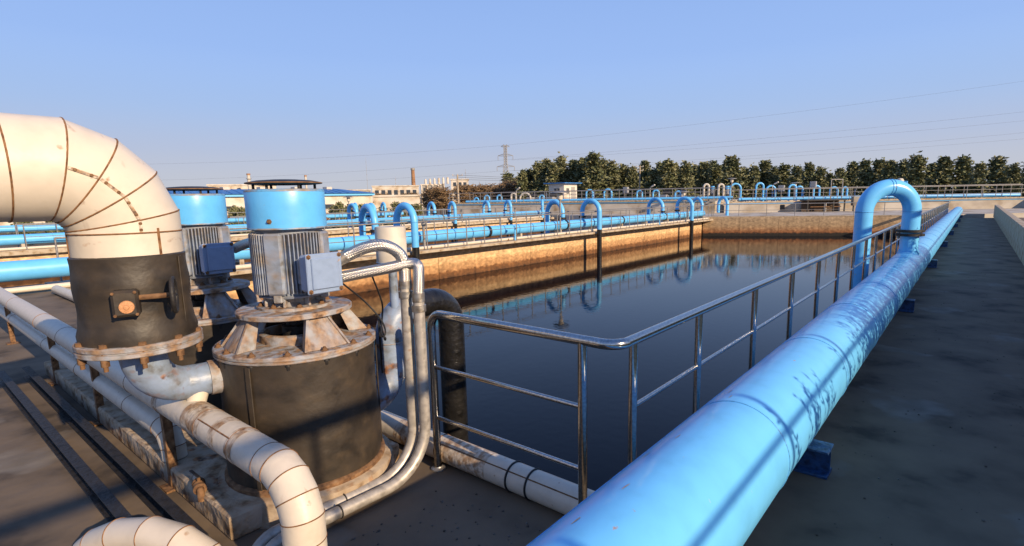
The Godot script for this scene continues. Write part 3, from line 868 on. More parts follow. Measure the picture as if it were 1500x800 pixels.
# ------------------------------------------------------------------ railings, pipes, basins
func rail_run(called: String, label: String, pts: Array, height: float, step: float, r: float, m: Material, mids: Array, group := "railings of the basins") -> Node3D:
	var o := thing(called, label, "railing", pts[0], group)
	var post := geo().tube([Vector3.ZERO, UP * height], r, 8).mesh()
	for s in pts.size() - 1:
		var a: Vector3 = pts[s] - pts[0]
		var b: Vector3 = pts[s + 1] - pts[0]
		var k := maxi(1, roundi((b - a).length() / step))
		for j in k + (1 if s == pts.size() - 2 else 0):
			part("post", post, m, o, a.lerp(b, float(j) / k))
		part("top_rail", geo().tube([a + UP * height, b + UP * height], r * 1.15, 8), m, o)
		for y in mids:
			part("mid_rail", geo().tube([a + UP * y, b + UP * y], r * 0.7, 6), m, o)
	return o


# an upside-down U of pipe between two feet
func arch_pipe(label: String, a: Vector3, b: Vector3, top: float, r: float, m: Material, group: String, sleeve := 99.0, called := "arch_pipe", valve := true) -> Node3D:
	var o := thing(called, label, "pipe", a, group)
	var d := b - a
	d.y = 0
	var R := d.length() / 2
	var spring := top - r - R - a.y
	var e := d.normalized()
	var c := d / 2 + UP * spring
	part("bend", geo().tube(arc(c, -e, UP, R, 0, PI, 20), r, 20, false), m, o)
	part("leg", geo().tube([UP * spring, Vector3.ZERO], r, 20), m, o)
	var foot := Vector3(d.x, b.y - a.y, d.z)
	if sleeve < 90.0:
		var cut := Vector3(d.x, sleeve - a.y, d.z)
		part("leg", geo().tube([d + UP * spring, cut], r, 20, false), m, o)
		part("dark_sleeve", geo().tube([cut + UP * 0.01, foot], r * 1.04, 20), M.black_pitch, o)
	else:
		part("leg", geo().tube([d + UP * spring, foot], r, 20), m, o)
	for s in [0, 1]:
		part("weld", geo().torus((d if s else Vector3.ZERO) + UP * spring, UP, r, r * 0.05, 20, 6), M.blue_bead if m != M.white_paint else M.white_paint, o)
	if valve:
		var y := spring * 0.42
		var v := part("valve", geo().tube([UP * (y - 0.05), UP * (y + 0.05)], r * 1.5, 20), M.dark_iron, o)
		part("lever", geo().tube([UP * y, UP * y - e.cross(UP) * (r * 3.2), UP * (y + 0.03) - e.cross(UP) * (r * 4.2)], 0.018, 8), M.dark_iron, v)
	return o


func build_basins() -> void:
	const WATER := -1.17
	var g := geo()
	g.face([Vector3(-900, -1.75, 300), Vector3(900, -1.75, 300), Vector3(900, -1.75, -1500), Vector3(-900, -1.75, -1500)])
	struct("ground", g, M.land)
	g = geo()
	for q in [[[-15.29, -2.4], [-1.3, -2.4], [-1.3, -44.6], [-15.29, -38.2]], [[-30.0, -2.4], [-16.4, -2.4], [-16.4, -38.9], [-30.0, -40.0]], [[-46.0, -2.4], [-31.7, -2.4], [-31.7, -39.8], [-46.0, -36.0]]]:
		g.face(q.map(func(p): return Vector3(p[0], WATER, p[1])))
	struct("water", g, M.water)
	g = geo().prism([Vector2(-16.6, 9), Vector2(-16.6, -2.40), Vector2(-1.30, -2.40), Vector2(-1.30, -44.4), Vector2(14, -52), Vector2(14, 9)], -1.74, 0.0)
	struct("platform", g, M.platform_concrete)

	# long walls of the basins, cast in panels
	var wall := thing("basin_wall", "long orange stained concrete wall along the left side of the near basin", "wall", Vector3(-15.6, 0, 0))
	part("core", geo().box(Vector3(0, -0.90, -20.6), Vector3(0.58, 1.67, 36.4)), M.slab_concrete, wall)
	var z := -2.41
	while z > -38.2:
		var z1 := maxf(z - 5.4, -38.35)
		part("wall_panel", tide_panel(Vector3(0.30, 0, z - 0.008), Vector3(0.30, 0, z1 + 0.008), -1.24, -0.062), M.basin_left, wall)
		z -= 5.4
	g = geo().box(Vector3(-15.52, -0.01, -20.8), Vector3(1.94, 0.10, 36.8), 0.012)
	struct("walkway", g, M.slab_concrete)
	wall = thing("basin_wall", "far concrete end wall of the near basin with a black tide mark", "wall", Vector3(-15.2, 0, -38.26))
	var dv := Vector3(13.9, 0, -6.34)
	for k in 6:
		part("wall_panel", tide_panel(dv * k / 6.0 + Vector3(0.004, 0, 0), dv * (k + 1) / 6.0 - Vector3(0.004, 0, 0), -1.22, 0.17, Vector3(0, 0, 1)), M.basin_far, wall)
	var back := Vector3(6.2, 0, 13.6).normalized() * -0.02
	part("core", geo().prism([v2(back), v2(dv + back), v2(dv + back * 30), v2(back * 30)], -1.7, 0.05), M.slab_concrete, wall)
	part("coping", geo().prism([Vector2(-0.05, 0.04), v2(dv) + Vector2(0.05, 0.03), v2(dv + back * 22), v2(back * 22)], 0.172, 0.22), M.slab_concrete, wall)
	struct("cross_walkway", geo().prism([Vector2(-14.7, -38.9), Vector2(-1.2, -45.1), Vector2(5, -52), Vector2(4, -63), Vector2(-16.5, -48.0), Vector2(-46.4, -39.5), Vector2(-46.2, -36.0), Vector2(-31.0, -40.0), Vector2(-16.4, -39.0)], -1.70, 0.20), M.raised_concrete)

	wall = thing("basin_wall", "concrete wall under the second walkway with pipes", "wall", Vector3(-30.85, 0, 0))
	part("core", geo().box(Vector3(0, -0.95, -21.0), Vector3(1.5, 1.55, 37.2)), M.slab_concrete, wall)
	z = -2.41
	while z > -39.4:
		part("wall_panel", tide_panel(Vector3(0.76, 0, z - 0.008), Vector3(0.76, 0, maxf(z - 5.4, -39.6) + 0.008), -1.22, -0.16), M.basin_left, wall)
		z -= 5.4
	struct("walkway", geo().box(Vector3(-30.8, -0.06, -21.1), Vector3(2.0, 0.20, 37.4), 0.015), M.slab_concrete)
	struct("walkway", geo().box(Vector3(-47.0, -0.06, -19.2), Vector3(2.0, 0.20, 33.6), 0.015), M.slab_concrete)

	# raised tanks at the back
	var ta := thing("raised_tank", "long grey raised concrete tank beyond the second basin", "tank")
	part("wall", geo().prism([Vector2(-43, -39), Vector2(-17.6, -46.9), Vector2(-12.5, -63), Vector2(-38, -55)], -1.6, 1.28), M.raised_concrete, ta)
	part("coping", geo().prism([Vector2(-43.1, -38.88), Vector2(-17.5, -46.78), Vector2(-17.6, -47.3), Vector2(-43.1, -39.4)], 1.283, 1.40), M.slab_concrete, ta)
	part("blue_conduit", geo().tube([Vector3(-43, 1.20, -38.93), Vector3(-17.6, 1.20, -46.83)], 0.025, 6), M.blue_far, ta)
	var tb := thing("raised_tank", "grey raised concrete tank behind the far wall of the near basin", "tank")
	part("wall", geo().prism([Vector2(-16.9, -47.2), Vector2(3.3, -62), Vector2(12, -55), Vector2(24, -62), Vector2(10, -80), Vector2(-8.0, -62)], -1.6, 1.02), M.raised_concrete, tb)
	part("coping", geo().prism([Vector2(-17.0, -47.1), Vector2(3.3, -61.88), Vector2(3.3, -62.4), Vector2(-17.0, -47.6)], 1.023, 1.14), M.slab_concrete, tb)
	part("blue_conduit", geo().tube([Vector3(-16.9, 0.96, -47.14), Vector3(3.2, 0.96, -61.88)], 0.025, 6), M.blue_far, tb)
	part("hatch", geo().box(Vector3(-13.0, 0.62, -50.03), Vector3(0.62, 0.40, 0.06), 0.01, Transform3D()), M.dark_iron, tb)

	# stainless railing round the near corner
	var o := thing("stainless_railing", "polished stainless steel railing bending round the near basin corner", "railing", Vector3(-2.6, 0, -2.165))
	var top := [Vector3(0, 0.93, 0)]
	top.append_array(arc(Vector3(0.09, 0.96, 0), Vector3(-1, 0, 0), UP, 0.09, 0.15, PI / 2, 6))
	top.append(Vector3(1.24, 1.05, 0))
	top.append_array(arc(Vector3(1.25, 1.05, -0.096), Vector3(0, 0, 1), Vector3(1, 0, 0), 0.096, 0.15, PI / 2, 7))
	top.append(Vector3(1.346, 1.05, -42.0))
	part("top_rail", geo().tube(top, 0.0265, 20), M.stainless, o)
	part("post", geo().tube([Vector3(0, 0.94, 0), Vector3(0, 0, 0)], 0.0245, 16), M.stainless, o)
	part("post", geo().tube([Vector3(1.145, 1.05, 0), Vector3(1.145, 0, 0)], 0.0245, 16), M.stainless, o)
	var post := geo().tube([Vector3(0, 1.05, 0), Vector3.ZERO], 0.0225, 16).mesh()
	var shoe := geo().lathe([Vector2(0.05, 0), Vector2(0.048, 0.008), Vector2(0.03, 0.014), Vector2(0.026, 0.02)], 20).mesh()
	part("shoe", shoe, M.galvanised, o)
	part("shoe", shoe, M.galvanised, o, Vector3(1.145, 0, 0))
	var zz := -2.318
	while zz > -42:
		part("post", post, M.stainless, o, Vector3(1.346, 0, zz + 2.165))
		part("shoe", shoe, M.galvanised, o, Vector3(1.346, 0, zz + 2.165))
		zz -= 0.83 if zz > -2.4 else 1.095
	for y in [0.70, 0.36]:
		part("mid_rail", geo().tube([Vector3(0, y, 0), Vector3(1.145, y, 0)], 0.0135, 12), M.stainless, o)
		part("mid_rail", geo().tube([Vector3(1.346, y, -0.153), Vector3(1.346, y, -42.0)], 0.0135, 12), M.stainless, o)

	# the great blue pipe on its beams
	o = thing("blue_main_pipe", "huge sky blue steel pipe running beside the stainless railing", "pipe", Vector3(-0.85, 0.445, 0))
	part("pipe", geo().tube(range(0, 23).map(func(k): return Vector3(0, 0, 9.0 - k * 2.5)), 0.262, 72), M.blue_pipe, o)
	zz = 6.7
	while zz > -44:
		part("weld_ring", geo().torus(Vector3(0, 0, zz), Vector3(0, 0, 1), 0.2615, 0.0045, 72, 6), M.blue_bead, o)
		zz -= 1.562
	part("weld_seam", geo().tube([Vector3(-0.205, 0.1645, 9), Vector3(-0.205, 0.1645, -46)], 0.0035, 6), M.blue_bead, o)
	# flaked spots where the bare metal shows
	rng.seed = 15
	for k in 9:
		var zc: float = [-1.35, -1.62, -1.95, -2.15, -2.75, -2.86, -3.9, -4.15, -5.2][k]
		var a0: float = 1.92 + rng.randf_range(-0.2, 0.2)
		var chip := geo()
		var ring := []
		for j in 8:
			var w := rng.randf_range(0.5, 1.0)
			var da := cos(TAU * j / 8) * 0.022 * w
			var dz := sin(TAU * j / 8) * 0.03 * w + da * 0.9
			ring.append(Vector3(cos(a0 + da) * 0.2632, sin(a0 + da) * 0.2632, zc + dz))
		chip.face(ring)
		part("paint_chip", chip, M.bare_chip, o)
	for k in 9:
		var zb := 2.35 - 5.95 * k
		var b := thing("support_beam", "dark blue steel I-beam under the huge blue pipe, %s from the front" % ordinal(k), "beam", Vector3(-0.86, 0, zb), "I-beams under the blue pipe")
		part("web", geo().box(Vector3(0, 0.088, 0), Vector3(0.60, 0.15, 0.014), 0.002), M.blue_dark, b)
		part("flange", geo().box(Vector3(0, 0.172, 0), Vector3(0.60, 0.018, 0.16), 0.003), M.blue_dark, b)
		part("flange", geo().box(Vector3(0, 0.010, 0), Vector3(0.60, 0.018, 0.16), 0.003), M.blue_dark, b)

	# arch from the main pipe over the railing into the basin
	o = arch_pipe("large sky blue arch pipe from the huge blue pipe over the railing into the basin", Vector3(-0.85, 0.62, -11.6), Vector3(-1.50, -1.5, -11.07), 1.97, 0.142, M.blue_pipe, "blue arch pipes", 99.0, "arch_pipe", false)
	part("flange", geo().tube([Vector3(0, 0.36, 0), Vector3(0, 0.40, 0)], 0.22, 24), M.dark_iron, o)
	part("flange", geo().tube([Vector3(0, 0.43, 0), Vector3(0, 0.47, 0)], 0.22, 24), M.dark_iron, o)
	part("saddle", geo().tube([Vector3(0, -0.02, 0), Vector3(0, 0.12, 0)], [0.19, 0.145], 24), M.blue_pipe, o)
	for k in [-1, 1]:
		part("crown_ring", geo().torus(Vector3(-0.325 + 0.02 * k, 0.926 + 0.142 - 0.142 + 0.281, 0.265 - 0.016 * k), Vector3(-0.775, 0, 0.632), 0.143, 0.005, 24, 6), M.blue_bead, o)

	# parapet with a tube fence on the far side of the walkway, outside the picture: it shades the floor
	o = thing("parapet_wall", "low concrete parapet along the right side of the walkway", "wall", Vector3(1.1, 0, 0))
	part("wall", geo().box(Vector3(0, 0.40, -19), Vector3(0.20, 0.80, 56), 0.01), M.slab_concrete, o)
	o = thing("tube_fence", "tall steel tube fence beyond the low parapet on the right", "fence", Vector3(4.0, 0, 0))
	for k in 24:
		part("post", geo().tube([Vector3(0, 0, 3.95 - 1.562 * k), Vector3(0, 3.4, 3.95 - 1.562 * k)], 0.019, 10), M.galvanised, o)
	part("rail", geo().tube([Vector3(0, 2.53, 8), Vector3(0, 2.53, -46)], 0.016, 12), M.galvanised, o)
	part("rail", geo().tube([Vector3(0, 3.36, 8), Vector3(0, 3.36, -46)], 0.05, 12), M.galvanised, o)


func v2(p: Vector3) -> Vector2:
	return Vector2(p.x, p.z)


# a panel of wall that carries the tide-mark texture: u along the wall, v from coping to water
func tide_panel(a: Vector3, b: Vector3, y0: float, y1: float, out := Vector3(1, 0, 0)) -> Geo:
	var g := geo()
	var d := b - a
	var o := d.cross(UP).normalized()
	if o.dot(out) < 0:
		o = -o
	var f := o * 0.02
	var u0 := fposmod(-(a.z + a.x) / 8.0, 1.0)
	var u1 := u0 + d.length() / 8.0
	var k := [g.vert(a + f + UP * y0, o, Vector2(u0, 0.999)), g.vert(b + f + UP * y0, o, Vector2(u1, 0.999)), g.vert(b + f + UP * y1, o, Vector2(u1, 0.001)), g.vert(a + f + UP * y1, o, Vector2(u0, 0.001))]
	g.tri(k[0], k[1], k[2]); g.tri(k[0], k[2], k[3])
	for e in [a, b]:
		var q: Vector3 = d.normalized() * (1 if e == b else -1)
		var s := [g.vert(e + f + UP * y0, q, Vector2(u0, 0.999)), g.vert(e - f + UP * y0, q, Vector2(u0 + 0.005, 0.999)), g.vert(e - f + UP * y1, q, Vector2(u0 + 0.005, 0.001)), g.vert(e + f + UP * y1, q, Vector2(u0, 0.001))]
		g.tri(s[0], s[1], s[2]); g.tri(s[0], s[2], s[3])
	return g


func pipeline(called: String, label: String, x: float, y: float, r: float, z0: float, z1: float, first: float, step: float, clamps: Array) -> Node3D:
	var o := thing(called, label, "pipe", Vector3(x, 0, 0), "blue pipelines on the walkways")
	var q := []
	var k := maxi(2, ceili((z0 - z1) / 3.0))
	for j in k + 1:
		q.append(Vector3(0, y, lerpf(z0, z1, float(j) / k)))
	part("pipe", geo().tube(q, r, 40), M.blue_far, o)
	var ring := geo().torus(Vector3.ZERO, Vector3(0, 0, 1), r, 0.006, 40, 6).mesh()
	var z := first
	while z > z1:
		part("weld_ring", ring, M.blue_bead, o, Vector3(0, y, z))
		z -= step
	for c in clamps:
		part("clamp", geo().tube([Vector3(0, y, c - 0.05), Vector3(0, y, c + 0.05)], r + 0.03, 32), M.dark_iron, o)
	z = first - step * 0.5
	while z > z1:
		part("saddle", geo().box(Vector3(0, (0.04 + y - r * 0.9) / 2, z), Vector3(0.36, y - r * 0.9 - 0.04 + 0.03, 0.12), 0.01), M.slab_concrete, o)
		z -= step * 3
	return o


func mushroom_lamp(label: String, at: Vector3, h: float) -> void:
	var o := thing("mushroom_lamp", label, "lamp", at, "mushroom lamps")
	part("pole", geo().tube([Vector3.ZERO, UP * (h - 0.42)], 0.04, 10), M.rail_grey, o)
	part("neck", geo().lathe([Vector2(0.05, h - 0.42), Vector2(0.12, h - 0.36), Vector2(0.14, h - 0.10), Vector2(0.09, h - 0.06)], 16), M.cream_lagging, o)
	part("shade", geo().lathe([Vector2(0.0, h - 0.07), Vector2(0.40, h - 0.07), Vector2(0.40, h - 0.04), Vector2(0.15, h), Vector2(0, h)], 20), M.rail_grey, o)


func build_walkways() -> void:
	pipeline("blue_pipeline", "sky blue pipeline with ring welds on the walkway beyond the near basin", -15.5, 0.44, 0.212, -1.0, -38.9, -2.87, 0.98, [-16.1, -21.55, -27.0, -32.5])
	var o := thing("thin_white_pipe", "thin white pipe along the slab edge under the near blue pipeline", "pipe", Vector3(-14.86, 0.105, 0), "thin pipes")
	part("pipe", geo().tube([Vector3(0, 0, -1), Vector3(0, 0, -20), Vector3(0, 0, -38.6)], 0.058, 16), M.cream_streaked, o)
	for k in 9:
		part("bracket", geo().box(Vector3(0, -0.02, -4.3 - 4.1 * k), Vector3(0.14, 0.09, 0.06), 0.005), M.rust_iron, o)
	rail_run("walkway_railing", "thin grey railing on the basin side of the near blue pipeline", [Vector3(-14.62, 0.04, -2.7), Vector3(-14.62, 0.04, -38.7)], 1.0, 0.953, 0.021, M.rail_grey, [0.52])
	rail_run("walkway_railing", "thin grey railing on the far side of the near blue pipeline", [Vector3(-16.42, 0.04, -2.7), Vector3(-16.42, 0.04, -38.7)], 1.0, 1.9, 0.021, M.rail_grey, [0.52])
	rail_run("walkway_railing", "thin grey railing on the coping of the far basin wall", [Vector3(-14.75, 0.22, -38.75), Vector3(-1.35, 0.22, -44.85)], 0.85, 1.9, 0.022, M.rail_grey, [0.42])

	var near := [-11.5, -22.95, -34.3]
	for k in 3:
		arch_pipe("blue arch pipe dropping into the near basin, %s on left wall" % ["nearest the pumps", "middle one", "farthest"][k], Vector3(-15.45, 0.6, near[k] - 0.06), Vector3(-14.36, -1.5, near[k] + 0.05), 1.70, 0.118, M.blue_far, "blue arch pipes", 0.20 - 0.04 * k)
	var away := [-10.75, -21.45, -32.4]
	for k in 3:
		arch_pipe("blue arch pipe on the near walkway facing away, %s" % ["nearest the pumps", "middle one", "farthest"][k], Vector3(-15.55, 0.6, away[k]), Vector3(-16.68, -1.5, away[k] - 0.25), 1.68, 0.115, M.blue_far, "blue arch pipes")
	arch_pipe("blue arch pipe at the far end of the near walkway", Vector3(-15.45, 0.4, -41.9), Vector3(-14.55, 0.2, -41.3), 1.66, 0.115, M.blue_far, "blue arch pipes", 99.0, "arch_pipe", false)
	arch_pipe("blue arch pipe behind the farthest drop pipe of the near walkway", Vector3(-16.75, 0.2, -40.0), Vector3(-15.75, 0.2, -39.4), 1.62, 0.11, M.blue_far, "blue arch pipes", 99.0, "arch_pipe", false)
	mushroom_lamp("mushroom lamp standing on the near walkway beside the middle arch", Vector3(-15.0, 0.04, -20.5), 2.0)
	# blue hose reel posts on the rail
	for s in [[-17.0, "nearer"], [-30.4, "farther"]]:
		o = thing("blue_hydrant", "small blue hydrant post by the near railing, %s of two" % s[1], "hydrant", Vector3(-14.78, 0.04, s[0]), "hydrants")
		part("riser", geo().tube([Vector3.ZERO, UP * 0.55], 0.035, 10), M.blue_far, o)
		part("head", geo().tube([Vector3(0, 0.55, 0), Vector3(0, 0.60, 0)], 0.06, 12).tube([Vector3(0, 0.50, 0), Vector3(0.12, 0.50, 0)], 0.03, 10), M.blue_far, o)

	# second walkway
	pipeline("blue_pipeline", "sky blue pipeline on the second walkway", -30.6, 0.44, 0.21, -2.0, -39.5, -3.0, 1.96, [-27.0])
	o = thing("thin_white_pipe", "thin white pipe along the edge of the second walkway", "pipe", Vector3(-29.98, 0.105, 0), "thin pipes")
	part("pipe", geo().tube([Vector3(0, 0, -2), Vector3(0, 0, -39.5)], 0.058, 12), M.cream_streaked, o)
	rail_run("walkway_railing", "thin railing on the near side of the second walkway", [Vector3(-29.86, 0.04, -4), Vector3(-29.86, 0.04, -39.6)], 1.0, 1.9, 0.022, M.rail_grey, [0.52])
	rail_run("walkway_railing", "thin railing on the far side of the second walkway", [Vector3(-31.72, 0.04, -4), Vector3(-31.72, 0.04, -39.6)], 1.0, 1.9, 0.022, M.rail_grey, [0.52])
	var second := [[-30.5, -27.65, -29.6, -27.4, "first"], [-30.5, -33.9, -29.6, -33.6, "second"], [-30.7, -26.4, -31.75, -26.7, "third"], [-30.7, -32.2, -31.75, -32.6, "fourth"], [-30.5, -20.6, -29.6, -20.5, "fifth"], [-30.7, -19.9, -31.75, -20.0, "sixth"], [-30.5, -38.9, -29.9, -38.2, "seventh"]]
	var where := ["dropping rightward, left of the pylon", "dropping rightward, under the pylon", "turned away, at the left", "turned away, right beside its twin", "dropping rightward, seen behind the nearest arch", "turned away, seen through the nearest arch", "at its far end before the white hut"]
	for k in 7:
		var a: Array = second[k]
		arch_pipe("blue arch pipe on the second walkway %s" % where[k], Vector3(a[0], 0.6, a[1]), Vector3(a[2], -1.5, a[3]), 1.66, 0.115, M.blue_far, "blue arch pipes", 99.0 if a[2] < -31 else 0.0)
	mushroom_lamp("mushroom lamp beyond the second walkway, left of the arches", Vector3(-38.8, -1.2, -24.5), 3.35)
	# third walkway
	pipeline("blue_pipeline", "distant sky blue pipeline on the third walkway", -46.8, 0.44, 0.22, -2.0, -35.8, -3.0, 3.9, [])
	rail_run("walkway_railing", "thin railing on the third, most distant walkway", [Vector3(-46.0, 0.04, -4), Vector3(-46.0, 0.04, -35.8)], 1.0, 1.9, 0.024, M.rail_grey, [0.52])
	var third := [-33.2, -20.5, -26.5, -30.0, -14.5]
	for k in 5:
		arch_pipe("far blue arch pipe on the third walkway, %s" % ["farthest right", "second from the left", "middle one", "second from the right", "leftmost"][k], Vector3(-46.7, 0.6, third[k]), Vector3(-45.7, -1.2, third[k] + 0.3), 1.66, 0.12, M.blue_far, "blue arch pipes", 0.0)

	# on the raised tanks
	rail_run("walkway_railing", "railing on the coping of the long raised tank", [Vector3(-43.0, 1.4, -39.1), Vector3(-17.7, 1.4, -47.0)], 1.0, 1.2, 0.024, M.rail_grey, [0.35, 0.68])
	rail_run("walkway_railing", "second railing row on the long raised tank", [Vector3(-42.2, 1.28, -41.8), Vector3(-17.0, 1.28, -49.6)], 1.1, 1.6, 0.024, M.rail_grey, [0.38, 0.74])
	rail_run("walkway_railing", "railing on the coping of the right raised tank", [Vector3(-16.9, 1.14, -47.3), Vector3(3.2, 1.14, -62.1)], 1.0, 1.2, 0.024, M.rail_grey, [0.35, 0.68])
	rail_run("walkway_railing", "second railing row on the right raised tank", [Vector3(-15.0, 1.02, -49.8), Vector3(3.0, 1.02, -63.2)], 1.2, 1.6, 0.024, M.rail_grey, [0.4, 0.8])
	o = thing("blue_pipeline", "sky blue pipeline on top of the long raised tank", "pipe", Vector3.ZERO, "blue pipelines on the walkways")
	part("pipe", geo().tube([Vector3(-42.5, 1.52, -41.0), Vector3(-16.8, 1.52, -49.0)], 0.11, 20), M.blue_far, o)
	for k in 10:
		part("saddle", geo().box(Vector3(-42.5, 1.36, -41.0).lerp(Vector3(-16.8, 1.36, -49.0), (k + 0.5) / 10.0), Vector3(0.2, 0.16, 0.2)), M.slab_concrete, o)
	o = thing("blue_pipeline", "sky blue pipeline on top of the right raised tank", "pipe", Vector3.ZERO, "blue pipelines on the walkways")
	part("pipe", geo().tube([Vector3(-16.6, 1.32, -49.9), Vector3(3.0, 1.32, -64.4)], 0.14, 20), M.blue_far, o)
	for k in 10:
		part("saddle", geo().box(Vector3(-16.6, 1.12, -49.9).lerp(Vector3(3.0, 1.12, -64.4), (k + 0.5) / 10.0), Vector3(0.2, 0.2, 0.2)), M.slab_concrete, o)
	var tops := [[-44.14, -43.88, -43.64, -44.04, 1.99], [-42.90, -44.27, -42.33, -44.45, 2.23], [-41.40, -44.73, -40.88, -44.90, 2.23], [-37.23, -47.08, -36.73, -47.23, 2.15], [-30.42, -46.05, -29.78, -46.25, 2.57], [-28.67, -46.60, -27.95, -46.82, 2.59], [-26.04, -48.46, -25.56, -48.61, 2.40], [-24.54, -48.93, -24.00, -49.10, 2.40], [-23.35, -51.40, -22.84, -51.55, 2.27]]
	for k in tops.size():
		var a: Array = tops[k]
		arch_pipe("small blue arch pipe on the long raised tank, %s from the left" % ordinal(k), Vector3(a[0], 1.28 if k else -1.6, a[1]), Vector3(a[2], 1.28 if k else -1.6, a[3]), a[4], 0.085, M.blue_far, "blue arch pipes on the raised tanks", 99.0, "arch_pipe", false)
	tops = [[-17.39, -49.94, -16.63, -50.50, 2.81], [-15.37, -50.80, -14.86, -51.18, 2.82], [-15.22, -53.39, -14.57, -53.87, 2.59], [-13.17, -53.03, -12.68, -53.39, 2.62], [-13.01, -55.01, -12.56, -55.35, 2.48], [-11.53, -54.86, -11.11, -55.16, 2.50], [-10.55, -56.81, -10.00, -57.21, 2.36], [-9.65, -57.47, -9.31, -57.72, 2.34]]
	for k in tops.size():
		var a: Array = tops[k]
		arch_pipe("small blue arch pipe on the right raised tank, %s from the left" % ordinal(k), Vector3(a[0], 1.02, a[1]), Vector3(a[2], 1.02, a[3]), a[4], 0.085, M.blue_far, "blue arch pipes on the raised tanks", 99.0, "arch_pipe", false)
	tops = [[-40.49, -46.06, -39.93, -46.24, 2.44], [-39.45, -46.39, -38.24, -46.76, 2.44], [-19.87, -49.98, -19.49, -50.22, 2.86], [-18.78, -50.78, -18.40, -51.04, 2.83]]
	for k in 4:
		var a: Array = tops[k]
		arch_pipe("cream arch pipe on the raised tanks, %s from the left" % ordinal(k), Vector3(a[0], 1.1, a[1]), Vector3(a[2], 1.1, a[3]), a[4], 0.10, M.white_paint, "cream arch pipes", 99.0, "cream_arch_pipe", false)
	for k in 2:
		var at: Vector3 = [Vector3(-19.2, 1.1, -50.4), Vector3(-18.1, 1.1, -51.2)][k]
		o = thing("small_pump", "small distant pump with blue cowl beside a cream arch, %s one" % ["left", "right"][k], "pump", at, "distant pumps")
		part("body", geo().tube([Vector3.ZERO, UP * 0.75], 0.20, 14), M.dark_iron, o)
		part("motor", geo().tube([UP * 0.75, UP * 1.2], 0.15, 14), M.motor_paint, o)
		part("cowl", geo().tube([UP * 1.2, UP * 1.48], 0.18, 14), M.blue_cowl, o)
	o = thing("small_pump", "small distant pump with cream casing at the right edge of the tanks", "pump", Vector3(-5.43, 1.02, -59.3), "distant pumps")
	part("body", geo().lathe([Vector2(0.24, 0), Vector2(0.24, 1.3), Vector2(0.30, 1.32), Vector2(0.30, 1.72), Vector2(0.2, 1.9), Vector2(0, 1.95)], 16), M.white_paint, o)
	part("cowl", geo().box(Vector3(0.42, 1.55, 0.0), Vector3(0.3, 0.25, 0.25), 0.02), M.blue_cowl, o)
	mushroom_lamp("mushroom lamp left of the stairs before the raised tank", Vector3(-19.6, 0.2, -44.9), 1.95)
	mushroom_lamp("tall mushroom lamp on the right raised tank near the cream arches", Vector3(-16.95, 1.02, -49.0), 2.2)
	mushroom_lamp("mushroom lamp farther right on the raised tank", Vector3(-12.9, 1.02, -53.9), 1.75)
	# sign boards and a square steel frame on the tank
	for s in [[Vector3(-13.84, 1.02, -53.1), 0.95, "left"], [Vector3(-11.58, 1.02, -54.8), 1.25, "right"], [Vector3(-26.58, 1.28, -47.2), 0.85, "leftmost"]]:
		o = thing("control_box", "small steel control box on a post on the raised tank, %s one" % s[2], "box", s[0], "control boxes")
		part("post", geo().tube([Vector3.ZERO, UP * s[1]], 0.035, 8), M.rail_grey, o)
		part("case", geo().box(UP * (s[1] + 0.27), Vector3(0.52, 0.55, 0.30), 0.02), M.steel_far, o)
		part("door", geo().box(UP * (s[1] + 0.27) + Vector3(0, 0, 0.155), Vector3(0.36, 0.38, 0.012), 0.004), M.wall_grey, o)
	o = thing("gantry", "square open steel frame standing on the right raised tank", "frame", Vector3(-9.9, 1.02, -53.6))
	part("post", geo().tube([Vector3.ZERO, UP * 1.9], 0.04, 8), M.galvanised, o)
	part("post", geo().tube([Vector3(0.78, 0, -0.56), Vector3(0.78, 1.88, -0.56)], 0.04, 8), M.galvanised, o)
	part("beam", geo().tube([Vector3(0, 1.9, 0), Vector3(0.78, 1.88, -0.56)], 0.04, 8), M.galvanised, o)
	# dark sampling deck against the right tank
	var ax := Vector3(20.2, 0, -14.8).normalized()
	var bz := Vector3(14.8, 0, 20.2).normalized()
	var fx := Transform3D(Basis(ax, UP, bz), Vector3(-9.92, 0.2, -51.1))
	o = thing("sampling_deck", "dark steel deck with pipe stands against the right raised tank", "deck")
	part("deck", geo().box(Vector3(0, 0.98, -0.1), Vector3(3.3, 0.10, 1.3), 0.01, fx), M.dark_iron, o)
	for x in [-1.5, 0.6, 1.5]:
		part("leg", geo().box(Vector3(x, 0.48, 0.45), Vector3(0.10, 0.92, 0.10), 0.01, fx), M.dark_iron, o)
	part("back_panel", geo().box(Vector3(0, 0.47, -0.62), Vector3(3.1, 0.9, 0.06), 0.005, fx), M.bark, o)
	part("pipe_stand", geo().tube([fx * Vector3(0.1, 0, 0.2), fx * Vector3(0.1, 0.75, 0.2), fx * Vector3(0.35, 0.75, 0.2)], 0.06, 10), M.conduit, o)
	part("pipe_stand", geo().tube([fx * Vector3(-1.2, 0.42, 0.3), fx * Vector3(1.3, 0.42, 0.3)], 0.04, 10), M.rust_iron, o)
	part("cabinet", geo().box(Vector3(2.6, 0.85, 0.2), Vector3(0.75, 0.75, 0.4), 0.02, fx), M.wall_grey, o)
	part("cabinet_leg", geo().box(Vector3(2.35, 0.24, 0.2), Vector3(0.08, 0.5, 0.08), 0.01, fx), M.dark_iron, o)
	part("cabinet_leg", geo().box(Vector3(2.9, 0.24, 0.2), Vector3(0.08, 0.5, 0.08), 0.01, fx), M.dark_iron, o)
	# stair up to the left raised tank
	o = thing("steel_stair", "grey steel stair climbing to the raised tank behind the near walkway", "stair", Vector3(-19.2, 0.2, -45.0))
	for k in 6:
		part("tread", geo().box(Vector3(0.32 * k, 0.17 * (k + 1), -0.18 * k), Vector3(0.34, 0.03, 0.9), 0.004), M.rail_grey, o)
